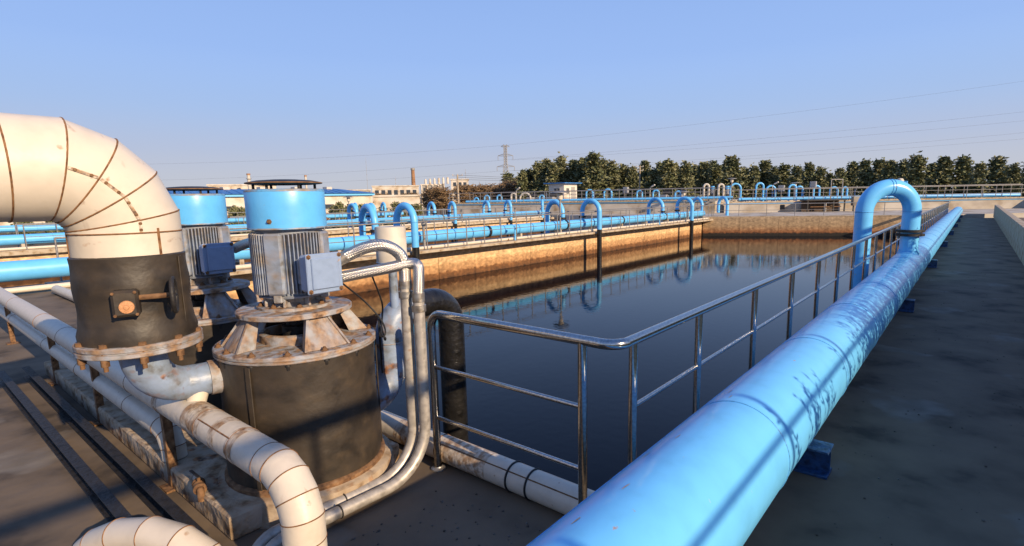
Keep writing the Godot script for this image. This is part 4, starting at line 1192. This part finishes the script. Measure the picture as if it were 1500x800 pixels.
	for s in [-0.46, 0.46]:
		part("stringer", geo().bar(Vector3(-0.2, 0.02, s + 0.1), Vector3(1.9, 1.15, s - 1.07), 0.03, 0.14), M.rail_grey, o)
		part("hand_rail", geo().tube([Vector3(-0.2, 0.95, s + 0.1), Vector3(1.9, 2.05, s - 1.07)], 0.024, 8), M.rail_grey, o)
		for k in 4:
			var q := Vector3(-0.2, 0.1, s + 0.1).lerp(Vector3(1.9, 1.2, s - 1.07), k / 3.0)
			part("stair_post", geo().tube([q, q + UP * 0.86], 0.02, 8), M.rail_grey, o)
	# grey machinery on the long raised tank
	for k in 5:
		var at := Vector3(-38.6, 1.28, -47.3).lerp(Vector3(-22.4, 1.28, -52.2), [0.0, 0.07, 0.14, 0.86, 0.95][k])
		o = thing("gear_motor", "grey gear motor on the long raised tank, %s from the left" % ordinal(k), "motor", at, "distant gear motors")
		part("base", geo().box(UP * 0.3, Vector3(0.9, 0.6, 0.7), 0.03), M.steel_far, o)
		part("motor", geo().tube([Vector3(-0.1, 0.8, 0), Vector3(0.6, 0.8, -0.2)], 0.22, 14), M.dark_iron, o)
	# valve stands beside the arches
	var vs := [[-15.05, 0.04, -12.4, "by the nearest drop arch"], [-15.05, 0.04, -23.9, "by the middle drop arch"], [-15.05, 0.04, -35.2, "by the farthest drop arch"], [-30.2, 0.04, -28.6, "on the second walkway, left one"], [-30.2, 0.04, -34.8, "on the second walkway, right one"], [-29.2, 1.28, -45.6, "on the long raised tank, near the paired arches"], [-25.0, 1.28, -47.4, "on the long raised tank, right of the control box"], [-34.2, 1.28, -44.4, "on the long raised tank, before the hut"], [-14.2, 1.02, -51.6, "on the right raised tank, left one"], [-12.0, 1.02, -53.2, "on the right raised tank, middle one"], [-8.4, 1.02, -55.8, "on the right raised tank, right one"], [-21.5, 1.28, -48.6, "on the long raised tank, left of the cream arches"]]
	for q in vs:
		o = thing("valve_stand", "grey valve stand with hand wheel %s" % q[3], "valve", Vector3(q[0], q[1], q[2]), "valve stands")
		part("column", geo().lathe([Vector2(0.12, 0), Vector2(0.10, 0.04), Vector2(0.06, 0.08), Vector2(0.05, 0.8), Vector2(0.08, 0.84), Vector2(0.08, 0.92), Vector2(0.03, 0.95), Vector2(0.03, 1.05), Vector2(0, 1.05)], 12), M.blue_dark if q[1] > 1 else M.rail_grey, o)
		part("hand_wheel", geo().torus(UP * 1.0, UP, 0.16, 0.02, 20, 6), M.dark_iron, o)
	# small wall lamps on short arms
	for q in [[-36.4, -42.2, "left"], [-24.6, -48.4, "middle"], [-14.6, -53.0, "right"]]:
		o = thing("floodlight", "small white floodlight on a short pole on the raised tanks, %s one" % q[2], "lamp", Vector3(q[0], 1.02, q[1]), "floodlights")
		part("pole", geo().tube([Vector3.ZERO, UP * 1.55, Vector3(0.15, 1.62, 0)], 0.035, 8), M.white_paint, o)
		part("head", geo().box(Vector3.ZERO, Vector3(0.42, 0.12, 0.2), 0.03, Transform3D(Basis(Vector3(0, 0, 1), 0.5), Vector3(0.32, 1.72, 0))), M.white_paint, o)
	# white hut
	o = thing("white_hut", "small white panel hut with flat blue edged roof on the raised tank", "hut", Vector3(-36.1, 1.285, -49.9))
	part("wall", geo().box(Vector3(0, 1.0, 0), Vector3(2.1, 2.0, 2.5), 0.01), M.wall_white, o)
	part("roof", geo().box(Vector3(0.05, 2.06, 0.05), Vector3(2.9, 0.10, 3.4), 0.01), M.roof_blue, o)
	var d := part("door", geo().box(Vector3(1.055, 0.85, -0.45), Vector3(0.03, 1.6, 0.75), 0.005), M.wall_grey, o)
	part("handle", geo().box(Vector3(1.08, 0.85, -0.18), Vector3(0.03, 0.12, 0.03)), M.dark_iron, d)
	var w := part("window", geo().box(Vector3(0.1, 1.15, 1.255), Vector3(0.8, 0.7, 0.02), 0.003), M.glass_dark, o)
	for k in 3:
		part("frame", geo().box(Vector3(-0.3 + 0.4 * k, 1.15, 1.272), Vector3(0.05, 0.76, 0.02)), M.white_paint, w)
	w = part("window", geo().box(Vector3(1.055, 1.2, 0.55), Vector3(0.02, 0.6, 0.5), 0.003), M.glass_dark, o)
	part("frame", geo().box(Vector3(1.07, 1.2, 0.55), Vector3(0.02, 0.66, 0.05)), M.white_paint, w)


# ------------------------------------------------------------------ trees, buildings, lines
func pine_crown(seed_: int, h: float) -> ArrayMesh:
	rng.seed = seed_
	var g := geo()
	for k in 84:   # boughs round the stem
		var f := pow(rng.randf(), 0.85)
		var y := h * lerpf(0.06, 1.0, f)
		var spread := h * lerpf(0.27, 0.02, pow(f, 0.85)) * rng.randf_range(0.30, 1.2)
		var a := rng.randf() * TAU
		var tip := Vector3(cos(a) * spread, y + spread * 0.75, sin(a) * spread)
		var tone := rng.randf()
		for j in 15:
			var s := rng.randf_range(0.15, 1.1)
			var c := Vector3(0, y - 0.25, 0).lerp(tip, s) + Vector3(rng.randfn(), rng.randfn() * 0.8, rng.randfn()) * 0.21
			var u := rng.randf()
			g.tint = Color(0.15, 0.19, 0.075).lerp(Color(0.40, 0.375, 0.19), clampf(tone * 0.7 + u * 0.25, 0, 1))
			for t in 3:
				var d := Vector3(rng.randfn(), rng.randfn() * 0.8 + 0.5, rng.randfn()).normalized()
				var e := d.cross(Vector3(rng.randfn(), rng.randfn(), rng.randfn())).normalized()
				var l := rng.randf_range(0.26, 0.48)
				g.quad(c - e * 0.05, c + d * l * 0.5 - e * 0.11, c + d * l, c + d * l * 0.5 + e * 0.11)
	return g.mesh()


func trunk_mesh(h: float, r: float) -> ArrayMesh:
	var g := geo().tube([Vector3(0, -0.2, 0), Vector3(0.05, h * 0.4, 0.03), Vector3(0, h * 0.75, 0), Vector3(0.02, h * 0.97, 0)], [r, r * 0.8, r * 0.5, r * 0.15], 8)
	for k in 9:
		var a := k * 2.4
		var y := h * (0.3 + 0.065 * k)
		g.tube([Vector3(0, y, 0), Vector3(cos(a), 0.3, sin(a)) * h * 0.14 * (1.2 - 0.09 * k) + UP * y], [r * 0.35, r * 0.12], 5)
	return g.mesh()


func bare_crown(seed_: int, h: float) -> ArrayMesh:
	rng.seed = seed_
	var g := geo()
	for k in 110:
		var a := rng.randf() * TAU
		var y := h * rng.randf_range(0.25, 0.8)
		var p := Vector3(cos(a), 0, sin(a)) * h * rng.randf_range(0.02, 0.22) + UP * y
		g.tint = Color(0.16, 0.105, 0.055).lerp(Color(0.30, 0.20, 0.11), rng.randf())
		for j in 5:
			var d := Vector3(rng.randfn() * 0.5, rng.randf_range(0.4, 1.2), rng.randfn() * 0.5) * h * 0.10
			var e := d.cross(Vector3(rng.randfn(), rng.randfn(), rng.randfn())).normalized() * 0.035
			g.quad(p - e, p + e, p + d + e * 0.3, p + d - e * 0.3)
			for t in 3:
				var q := p + d * rng.randf_range(0.3, 1.0)
				var d2 := Vector3(rng.randfn(), rng.randf_range(0.0, 1.0), rng.randfn()) * h * 0.035
				var e2 := d2.cross(Vector3(rng.randfn(), rng.randfn(), rng.randfn())).normalized() * 0.045
				g.quad(q - e2, q + e2, q + d2 + e2, q + d2 - e2)
	return g.mesh()


func tree(called: String, label: String, at: Vector3, h: float, ref: float, crown: Mesh, trunk: Mesh, m: Material, group: String, turn: float, wide := 1.0) -> void:
	var o := thing(called, label, "tree", at, group)
	var s := h / ref
	o.rotation.y = turn
	o.scale = Vector3(s * wide, s, s * wide)
	part("trunk", trunk, M.bark, o)
	part("crown", crown, m, o)


func build_trees() -> void:
	var pines := range(7).map(func(k): return pine_crown(50 + k, 8.0))
	var pine_trunk := trunk_mesh(8.0, 0.16)
	var spots := [[-64.2, -76.3, 8.3], [-64.9, -79.2, 8.0], [-62.1, -78.1, 8.5], [-63.3, -82.2, 10.1], [-58.5, -78.1, 8.6], [-58.8, -80.6, 9.3], [-56.7, -82.1, 9.4], [-54.6, -81.4, 9.2], [-50.8, -79.2, 9.1], [-53.4, -86.3, 9.4], [-50.3, -84.4, 8.4], [-49.3, -86.5, 8.7], [-47.6, -86.7, 7.8], [-48.8, -93.9, 8.5], [-41.9, -83.4, 7.3], [-44.9, -92.4, 8.4], [-39.3, -83.3, 7.7], [-42.0, -92.0, 8.4], [-36.8, -84.7, 7.7], [-40.7, -97.5, 8.7], [-35.4, -88.7, 7.9], [-37.8, -98.6, 8.2], [-34.4, -92.1, 8.0], [-35.1, -98.9, 8.8], [-30.4, -88.3, 8.0], [-30.5, -93.8, 7.3], [-28.5, -92.5, 7.0], [-27.6, -95.4, 7.3], [-25.9, -94.4, 7.0], [-25.2, -98.1, 7.1], [-22.2, -93.6, 7.3], [-22.5, -103.1, 7.7], [-19.1, -94.3, 6.2], [-18.2, -97.2, 6.0], [-15.9, -91.9, 6.0], [-15.7, -101.2, 6.9], [-13.2, -95.3, 7.5], [-12.2, -102.4, 7.4], [-9.9, -94.7, 7.5], [-9.1, -102.8, 7.5], [-6.8, -94.9, 7.2], [-5.5, -102.8, 7.0], [-3.8, -98.1, 7.3], [-1.8, -99.4, 6.9], [0.1, -95.0, 6.4], [1.9, -102.0, 7.0], [3.6, -97.4, 6.5], [5.3, -99.9, 6.4], [8.0, -98.0, 6.6], [11.0, -101.0, 6.8]]
	for k in spots.size():
		var s: Array = spots[k]
		tree("pine_tree", "dark green pine in the front row of the tree belt, %s from the left" % ordinal(k), Vector3(s[0], -1.75, s[1]), s[2] * (0.94 + 0.16 * fposmod(k * 0.37, 1.0)) + 0.55, 8.0, pines[k % 7], pine_trunk, M.needles, "pines of the tree belt, front row", k * 1.7, 1.15 + 0.35 * fposmod(k * 0.618, 1.0))
	spots = [[-76.5, -86.3, 7.9], [-75.5, -87.8, 7.1], [-73.7, -91.3, 7.6], [-66.3, -93.0, 8.2], [-63.7, -96.7, 8.2], [-57.0, -97.8, 7.4], [-54.2, -101.4, 7.1], [-46.2, -103.2, 7.1], [-42.8, -109.4, 7.2], [-36.3, -108.7, 6.8], [-33.4, -112.1, 6.5], [-29.2, -110.7, 6.5], [-26.1, -114.5, 6.5], [-21.9, -112.3, 5.5], [-18.4, -112.5, 5.9], [-14.7, -114.5, 6.5], [-11.1, -116.5, 6.6], [-6.0, -112, 6.4], [-1.5, -113, 6.3], [3.0, -112, 6.2]]
	for k in spots.size():
		var s: Array = spots[k]
		tree("pine_tree", "dark pine behind the front row of the tree belt, %s from the left" % ordinal(k), Vector3(s[0], -1.75, s[1]), s[2] + 0.6, 8.0, pines[(k * 3 + 1) % 7], pine_trunk, M.needles, "pines of the tree belt, back row", k * 2.3, 1.6)
	var bares := range(4).map(func(k): return bare_crown(80 + k, 6.0))
	var thin := trunk_mesh(6.0, 0.09)
	spots = [[-86.8, -73.3, 5.3], [-84.0, -72.5, 6.1], [-79.5, -69.9, 6.2], [-82.6, -74.1, 5.8], [-77.9, -74.1, 6.4], [-80.6, -78.2, 6.8], [-80.9, -80.2, 6.6], [-77.3, -78.4, 6.7], [-77.0, -80.0, 6.5], [-72.3, -77.0, 6.0], [-74.5, -81.4, 6.9], [-70.7, -79.4, 7.0], [-73.0, -83.8, 7.5], [-118, -84, 5.6], [-121, -88, 5.2], [-116, -91, 5.8], [-119, -96, 5.5], [-114, -99, 5.6]]
	for k in spots.size():
		var s: Array = spots[k]
		tree("bare_tree", "leafless brown tree left of the pine belt, %s in the row" % ordinal(k), Vector3(s[0], -1.75, s[1]), s[2] + 0.55, 6.0, bares[k % 4], thin, M.twigs, "leafless trees", k * 1.3, 1.15)
	var bushes := range(3).map(func(k): return pine_crown(120 + k, 3.0))
	var low := trunk_mesh(3.0, 0.09)
	spots = [[-68.3, -9.2, 3.2], [-71.2, -11.9, 3.4], [-65.0, -13.5, 3.2], [-64.9, -16.2, 3.3], [-66.2, -27.0, 3.1], [-64.7, -27.1, 2.9], [-64.9, -27.8, 2.8], [-62.5, -37.3, 2.9], [-59.7, -36.4, 3.3], [-61.4, -38.5, 2.8], [-58.9, -38.0, 2.9], [-61.2, -40.6, 3.0], [-58.8, -40.4, 2.6], [-54.7, -39.0, 2.8], [-55.1, -41.3, 3.2], [-57.9, -44.3, 3.1], [-53.9, -42.8, 2.8], [-52.5, -42.5, 2.9]]
	for k in spots.size():
		var s: Array = spots[k]
		tree("young_pine", "low brownish young pine before the white building, %s from the left" % ordinal(k), Vector3(s[0], -1.75, s[1]), (s[2] + 0.5) * 0.80, 3.0, bushes[k % 3], low, M.needles, "young pines", k * 1.9, 0.85)


func windows(o: Node3D, x: Transform3D, cols: int, rows: int, w: float, h: float, dx: float, dy: float, x0: float, y0: float) -> void:
	var pane := geo().box(Vector3.ZERO, Vector3(w, h, 0.06), 0.0, Transform3D(x.basis, Vector3.ZERO)).mesh()
	var sill := geo().box(Vector3(0, -h / 2 - 0.06, 0.05), Vector3(w + 0.2, 0.12, 0.2), 0.0, Transform3D(x.basis, Vector3.ZERO)).mesh()
	for r in rows:
		for c in cols:
			var p := part("window", pane, M.glass_dark, o, x * Vector3(x0 + c * dx, y0 + r * dy, 0.0))
			part("sill", sill, M.wall_white, p)


# a block seen from the camera's side: a, b its ends on the ground in plan
func block(called: String, label: String, a: Vector2, b: Vector2, deep: float, h: float, m: Material, cols: int, rows: int) -> Node3D:
	var o := thing(called, label, "building", Vector3(a.x, -1.75, a.y), "factory buildings")
	var e := b - a
	var x := Vector3(e.x, 0, e.y).normalized()
	var z := x.cross(UP)
	if z.dot(Vector3(-a.x, 0, -a.y)) < 0:
		z = -z
	var f := Transform3D(Basis(x, UP, z), Vector3.ZERO)
	var l := e.length()
	part("wall", geo().box(Vector3(l / 2, h / 2, -deep / 2), Vector3(l, h, deep), 0.0, f), m, o)
	part("parapet", geo().box(Vector3(l / 2, h + 0.2, -deep / 2), Vector3(l + 0.5, 0.4, deep + 0.5), 0.0, f), M.wall_white, o)
	if cols:
		var dx := l / (cols + 0.4)
		var dy := h / (rows + 0.3)
		windows(o, Transform3D(f.basis, f.basis * Vector3(0, 0, 0.0)), cols, rows, dx * 0.62, dy * 0.55, dx, dy, dx * 0.7, dy * 0.68)
	return o


func build_far() -> void:
	# long white hall with a blue roof
	var o := thing("white_hall", "long white industrial hall with a bright blue metal roof", "building", Vector3(-111.2, -1.75, -5.0))
	var b := Vector3(-97.2, -1.75, -67.0) - Vector3(-111.2, -1.75, -5.0)
	var l := b.length()
	var x := b.normalized()
	var z := -x.cross(UP) if x.cross(UP).x < 0 else x.cross(UP)
	var f := Transform3D(Basis(x, UP, z), Vector3.ZERO)
	part("wall", geo().box(Vector3(l / 2, 2.4, -9), Vector3(l, 4.8, 18), 0.0, f), M.wall_white, o)
	part("eave", geo().box(Vector3(l / 2, 4.95, -8.9), Vector3(l + 0.6, 0.45, 18.8), 0.0, f), M.blue_far, o)
	var g := geo()
	var p := [f * Vector3(-0.5, 5.18, 0.8), f * Vector3(l + 0.5, 5.18, 0.8), f * Vector3(l - 4.0, 6.25, -9), f * Vector3(-0.5, 6.25, -9), f * Vector3(l + 0.5, 5.18, -18.8), f * Vector3(-0.5, 5.18, -18.8)]
	g.quad(p[0], p[1], p[2], p[3], UP)
	g.quad(p[3], p[2], p[4], p[5], UP)
	g.face([p[1], p[4], p[2]])
	var roof := part("roof", g, M.roof_blue, o)
	for k in 40:
		part("standing_seam", geo().bar(f * Vector3(0.5 + k * (l - 5.5) / 39.0, 5.22, 0.75), f * Vector3(0.5 + k * (l - 5.5) / 39.0, 6.28, -8.9), 0.10, 0.06), M.roof_blue, roof)
	for k in 9:
		part("roof_vent", geo().box(f * Vector3(6 + k * 6.4, 6.4, -8.5), Vector3(1.6, 0.5, 1.2)), M.white_paint, roof)
	windows(o, f, 14, 1, 1.6, 0.9, 4.3, 1.0, 3.0, 2.6)
	o = block("low_white_building", "low plain white flat building right of the blue roofed hall", Vector2(-102.7, -71.2), Vector2(-96.8, -79.1), 8, 4.4, M.wall_white, 0, 0)
	o = block("factory_building", "long pale factory building with rows of dark windows", Vector2(-181.1, -125.0), Vector2(-170.5, -139.0), 20, 9.0, M.wall_white, 7, 2)
	o = block("factory_building", "low grey factory wing left of the long pale building", Vector2(-186, -116.0), Vector2(-181.5, -124.4), 14, 7.6, M.wall_grey, 4, 2)
	o = block("factory_building", "framed grey process building with columns and silos on its roof", Vector2(-154.4, -127.1), Vector2(-149.3, -133.2), 10, 8.8, M.wall_grey, 4, 3)
	for k in 5:
		part("column", geo().box(Vector3(5.1, 0, -6.1) * k / 4.0 + Vector3(0.25, 4.4, 0.2), Vector3(0.4, 8.8, 0.4)), M.wall_white, o)
	for k in 6:
		var q := Vector3(1.0, 9.2, -1.2).lerp(Vector3(6.5, 9.2, -6.8), k / 5.0)
		part("silo", geo().lathe([Vector2(0.42, 0), Vector2(0.42, 1.4 + 0.12 * k), Vector2(0.2, 1.8 + 0.12 * k), Vector2(0, 1.85 + 0.12 * k)], 12, Transform3D(Basis(), q)), M.wall_white, o)
	o = block("factory_building", "pale tower block right of the silos, partly behind bare trees", Vector2(-149.0, -136.5), Vector2(-144.6, -141.0), 8, 10.6, M.wall_white, 3, 4)
	o = block("factory_building", "distant pale rooftop block above the blue roofed hall", Vector2(-168, -62), Vector2(-161, -78), 14, 8.6, M.wall_white, 6, 2)
	o = block("factory_building", "small distant flat block left over the blue roof", Vector2(-172, -50), Vector2(-169, -58), 12, 7.6, M.wall_white, 4, 2)
	o = thing("brick_chimney", "tall orange brown brick chimney above the factory", "chimney", Vector3(-202.9, -1.75, -162.5))
	part("shaft", geo().lathe([Vector2(1.15, 0), Vector2(0.78, 17.2)], 20), M.brick, o)
	part("crown", geo().lathe([Vector2(0.78, 17.2), Vector2(0.95, 17.4), Vector2(0.95, 18.2), Vector2(0.7, 18.3), Vector2(0, 18.3)], 20), M.wall_grey, o)
	for s in [[Vector3(-155.8, -1.75, -68.1), 11.6, 0.42, "left"], [Vector3(-149.4, -1.75, -81.1), 11.2, 0.30, "right"]]:
		o = thing("process_stack", "cream process stack over the blue roof, %s of the two" % s[3], "stack", s[0], "process stacks")
		part("shaft", geo().tube([Vector3.ZERO, UP * (s[1] - 0.4)], s[2], 12), M.white_paint, o)
		part("collar", geo().tube([UP * (s[1] - 1.5), UP * (s[1] - 1.3)], s[2] * 1.7, 12), M.steel_far, o)
		part("cap", geo().tube([UP * (s[1] - 0.4), UP * s[1]], s[2] * 1.2, 12), M.brick, o)
	for s in [[Vector3(-248.2, -1.75, -168.5), 26.0, "taller mast left of the chimney"], [Vector3(-191.9, -1.75, -144.2), 13.6, "short mast just left of the chimney"], [Vector3(-146, -1.75, -141), 14.5, "short mast above the tower block"]]:
		o = thing("radio_mast", "thin radio mast, %s" % s[2], "mast", s[0], "radio masts")
		part("shaft", geo().tube([Vector3.ZERO, UP * s[1]], [0.14, 0.05], 6), M.steel_far, o)
		for k in 4:
			part("rung_ring", geo().torus(UP * s[1] * (0.55 + 0.12 * k), UP, 0.2, 0.04, 8, 5), M.brick, o)

	# lattice pylon
	o = thing("power_pylon", "tall steel lattice power pylon above the trees", "pylon", Vector3(-153.3, -1.75, -171.4))
	o.rotation.y = 0.72
	var H := 25.3
	var half := func(y: float) -> float: return lerpf(2.9, 0.62, clampf(y / (H * 0.72), 0, 1)) if y < H * 0.72 else 0.62
	var legs := [Vector2(1, 1), Vector2(1, -1), Vector2(-1, -1), Vector2(-1, 1)]
	for q in legs:
		part("leg", geo().tube([Vector3(q.x * 2.9, 0, q.y * 2.9), Vector3(q.x * 0.62, H * 0.72, q.y * 0.62), Vector3(q.x * 0.62, H, q.y * 0.62)], 0.14, 5), M.steel_far, o)
	var y := 0.0
	while y < H - 0.3:
		var y1: float = minf(H, y + maxf(1.0, half.call(y) * 1.5))
		g = geo()
		for k in 4:
			var u: Vector2 = legs[k]
			var w: Vector2 = legs[(k + 1) % 4]
			var h0: float = half.call(y)
			var h1: float = half.call(y1)
			g.tube([Vector3(u.x * h0, y, u.y * h0), Vector3(w.x * h1, y1, w.y * h1)], 0.085, 4)
			g.tube([Vector3(w.x * h0, y, w.y * h0), Vector3(u.x * h1, y1, u.y * h1)], 0.085, 4)
			g.tube([Vector3(u.x * h1, y1, u.y * h1), Vector3(w.x * h1, y1, w.y * h1)], 0.085, 4)
		part("bracing", g, M.steel_far, o)
		y = y1
	for s in [[H - 0.2, 1.8], [H - 3.9, 3.1], [H - 8.3, 3.6]]:
		for d in [-1.0, 1.0]:
			g = geo()
			for e in [-0.62, 0.62]:
				g.tube([Vector3(0.42 * d, s[0] + 0.6, e), Vector3(s[1] * d, s[0] - 0.2, 0)], 0.085, 4)
				g.tube([Vector3(0.42 * d, s[0] - 0.3, e), Vector3(s[1] * d, s[0] - 0.25, 0)], 0.085, 4)
			var arm := part("cross_arm", g, M.steel_far, o)
			if s[0] < H - 1:
				part("insulator", geo().tube([Vector3(s[1] * d, s[0] - 0.2, 0), Vector3(s[1] * d, s[0] - 2.0, 0)], 0.10, 6), M.wall_grey, arm)
	# wires
	var ends := [
		[Vector3(-153, 23.6, -171), Vector3(40, 46, -300)], [Vector3(-151.5, 17.6, -173), Vector3(40, 30, -300)], [Vector3(-155.5, 17.6, -170), Vector3(60, 34.5, -300)],
		[Vector3(-151.3, 13.2, -173), Vector3(40, 25.6, -300)], [Vector3(-155.8, 13.2, -170), Vector3(30, 22.6, -300)],
		[Vector3(-153, 23.6, -171), Vector3(-330, 22.0, -85)], [Vector3(-155.5, 17.6, -170), Vector3(-330, 14.0, -85)], [Vector3(-155.8, 13.2, -170), Vector3(-330, 10.5, -85)]]
	for k in ends.size():
		var a: Vector3 = ends[k][0]
		var c: Vector3 = ends[k][1]
		var pts := []
		for j in 25:
			var t := j / 24.0
			pts.append(a.lerp(c, t) + UP * -6.0 * t * (1 - t))
		part("strand", geo().tube(pts, 0.022, 4), M.wire, thing("power_line", "thin power line strung from the pylon, %s" % ["top one to the right", "upper one to the right", "upper far one to the right", "lower one to the right", "lowest far one to the right", "top one to the left", "middle one to the left", "lowest one to the left"][k], "wire", Vector3.ZERO, "power lines"))
	# concrete poles
	for s in [[Vector3(-58.3, -1.75, -54.7), 7.05, "left of the bare trees", 0.75], [Vector3(-44.6, -1.75, -83.9), 8.6, "before the pines", 0.6]]:
		o = thing("utility_pole", "concrete utility pole with cross arms %s" % s[2], "pole", s[0], "utility poles")
		part("shaft", geo().tube([Vector3.ZERO, UP * s[1]], [0.17, 0.11], 10), M.slab_concrete, o)
		var d := Vector3(0.77, 0, -0.63)
		for k in 2:
			var arm := part("cross_arm", geo().bar(d * -s[3] + UP * (s[1] - 0.15 - 0.62 * k), d * s[3] + UP * (s[1] - 0.15 - 0.62 * k), 0.09, 0.09), M.steel_far, o)
			for e in [-0.9, 0.0, 0.9]:
				part("insulator", geo().tube([d * s[3] * e + UP * (s[1] - 0.11 - 0.62 * k), d * s[3] * e + UP * (s[1] + 0.1 - 0.62 * k)], 0.05, 6), M.wall_white, arm)
	for k in 3:
		var pts := []
		for j in 13:
			var t := j / 12.0
			pts.append(Vector3(-58.3, 5.25 - 0.3 * k, -54.7).lerp(Vector3(-100, 7.5 - 0.3 * k, -190), t) + UP * -1.0 * t * (1 - t))
		part("strand", geo().tube(pts, 0.02, 4), M.wire, thing("power_line", "thin wire from the left concrete pole, %s" % ["upper", "middle", "lower"][k], "wire", Vector3.ZERO, "power lines"))


# tall weeds along the parapet: their shadows fall on the big pipe
func build_weeds() -> void:
	rng.seed = 77
	for k in 30:
		var z := -2.9 - k * 0.34 - rng.randf() * 0.15
		if k == 0:
			z = -3.05
		var o := thing("tall_weed", "tall dry weed behind the right parapet, %s from the front" % ordinal(k), "weed", Vector3(1.35 + rng.randf() * 0.2, 0, z), "weeds along the parapet")
		var stems := geo()
		var heads := geo()
		var many := 20 if k == 0 else (4 if k < 6 else 40)
		for s in many:
			var h := rng.randf_range(1.2, 1.52) if k < 6 else rng.randf_range(1.3, 1.95)
			var foot := Vector3(rng.randfn() * 0.07, 0, rng.randfn() * 0.10)
			var lean := Vector3(rng.randfn() * 0.10, 0, rng.randfn() * 0.22)
			var tip := foot + lean + UP * h
			var mid := foot.lerp(tip, 0.55) - lean * 0.15
			stems.tint = Color(0.13, 0.10, 0.05)
			stems.tube([foot, mid, tip], [0.007, 0.006, 0.003], 5)
			for j in 26:
				var t := rng.randf_range(0.6, 1.0)
				var c := foot.lerp(tip, t)
				var d := Vector3(rng.randfn(), rng.randfn() * 0.5 + 0.6, rng.randfn()).normalized() * rng.randf_range(0.03, 0.09)
				var e := d.cross(Vector3(rng.randfn(), rng.randfn(), rng.randfn())).normalized() * rng.randf_range(0.006, 0.013)
				heads.tint = Color(0.10, 0.11, 0.03).lerp(Color(0.22, 0.17, 0.08), rng.randf())
				heads.quad(c, c + d * 0.5 + e, c + d, c + d * 0.5 - e)
		part("stems", stems, M.grass, o)
		part("leaves", heads, M.grass, o)


# grit lying about on the walkway
func build_grit() -> void:
	rng.seed = 9
	var g := geo()
	for k in 520:
		var p := Vector3(rng.randf_range(-0.6, 0.9), 0, rng.randf_range(-16, -2.4))
		if k % 3 == 0:
			p = Vector3(rng.randf_range(-2.4, -1.3), 0, rng.randf_range(-2.1, -1.0))
		var r := rng.randf_range(0.003, 0.009)
		g.tint = Color(1, 1, 1).lerp(Color(0.4, 0.32, 0.25), rng.randf())
		g.lathe([Vector2(r, 0), Vector2(r * 0.8, r * 0.7), Vector2(0, r)], 5, Transform3D(Basis(UP, rng.randf() * TAU), p))
	var o := part("grit", g, M.pebble, self)
	o.set_meta("kind", "stuff")
	tag(o, "small stones and grit scattered on the concrete walkway", "grit")


# ------------------------------------------------------------------ scene
func _ready() -> void:
	var cam := Camera3D.new()
	cam.name = "camera"
	cam.projection = Camera3D.PROJECTION_FRUSTUM
	cam.near = 0.05
	cam.far = 3000.0
	cam.size = 0.05 * 800.0 / 788.95
	cam.frustum_offset = Vector2(-30.0, 20.0) / 788.95 * 0.05
	cam.position = Vector3(0, 1.75, 0)
	cam.rotation = Vector3(-0.16253, 0.68509, -0.01791)
	add_child(cam)
	cam.current = true
	var env := Environment.new()
	# clear evening air: pale and greyish at the horizon, deepening to blue overhead
	var air := Gradient.new()
	air.offsets = PackedFloat32Array([0.0, 0.03, 0.054, 0.095, 0.15, 0.34, 0.66, 1.0])
	air.colors = PackedColorArray([Color(0.445, 0.455, 0.49), Color(0.42, 0.45, 0.53), Color(0.375, 0.435, 0.575), Color(0.31, 0.43, 0.665), Color(0.265, 0.405, 0.715), Color(0.165, 0.285, 0.60), Color(0.095, 0.19, 0.46), Color(0.075, 0.155, 0.39)])
	air.interpolation_mode = Gradient.GRADIENT_INTERPOLATE_CUBIC
	var dome := Image.create(16, 512, false, Image.FORMAT_RGBF)
	for y in 512:
		var el := 1.0 - (y + 0.5) / 256.0
		var q := air.sample(el) if el >= 0.0 else Color(0.30, 0.29, 0.28).lerp(Color(0.12, 0.11, 0.10), minf(1.0, -el * 3.0))
		for x in 16:
			dome.set_pixel(x, y, q)
	var sm := PanoramaSkyMaterial.new()
	sm.panorama = ImageTexture.create_from_image(dome)
	var sky := Sky.new()
	sky.sky_material = sm
	env.background_mode = Environment.BG_SKY
	env.sky = sky
	env.tonemap_mode = Environment.TONE_MAPPER_LINEAR
	env.tonemap_exposure = 1.25
	env.sdfgi_enabled = true
	env.ssao_enabled = true
	env.ssil_enabled = true
	var we := WorldEnvironment.new()
	we.name = "world"
	we.environment = env
	add_child(we)
	var sun := DirectionalLight3D.new()
	sun.name = "sun"
	sun.light_energy = 1.6
	sun.light_color = Color(1.0, 0.89, 0.745)
	sun.light_angular_distance = 0.53
	sun.shadow_enabled = true
	add_child(sun)
	sun.look_at_from_position(SUN_FROM * 50, Vector3.ZERO)

	rng.seed = 1
	noise.seed = 2
	noise.frequency = 0.02
	noise.fractal_octaves = 4
	make_materials()
	build_basins()
	build_walkways()
	build_far()
	build_trees()
	build_pumps()
	build_weeds()
	build_grit()
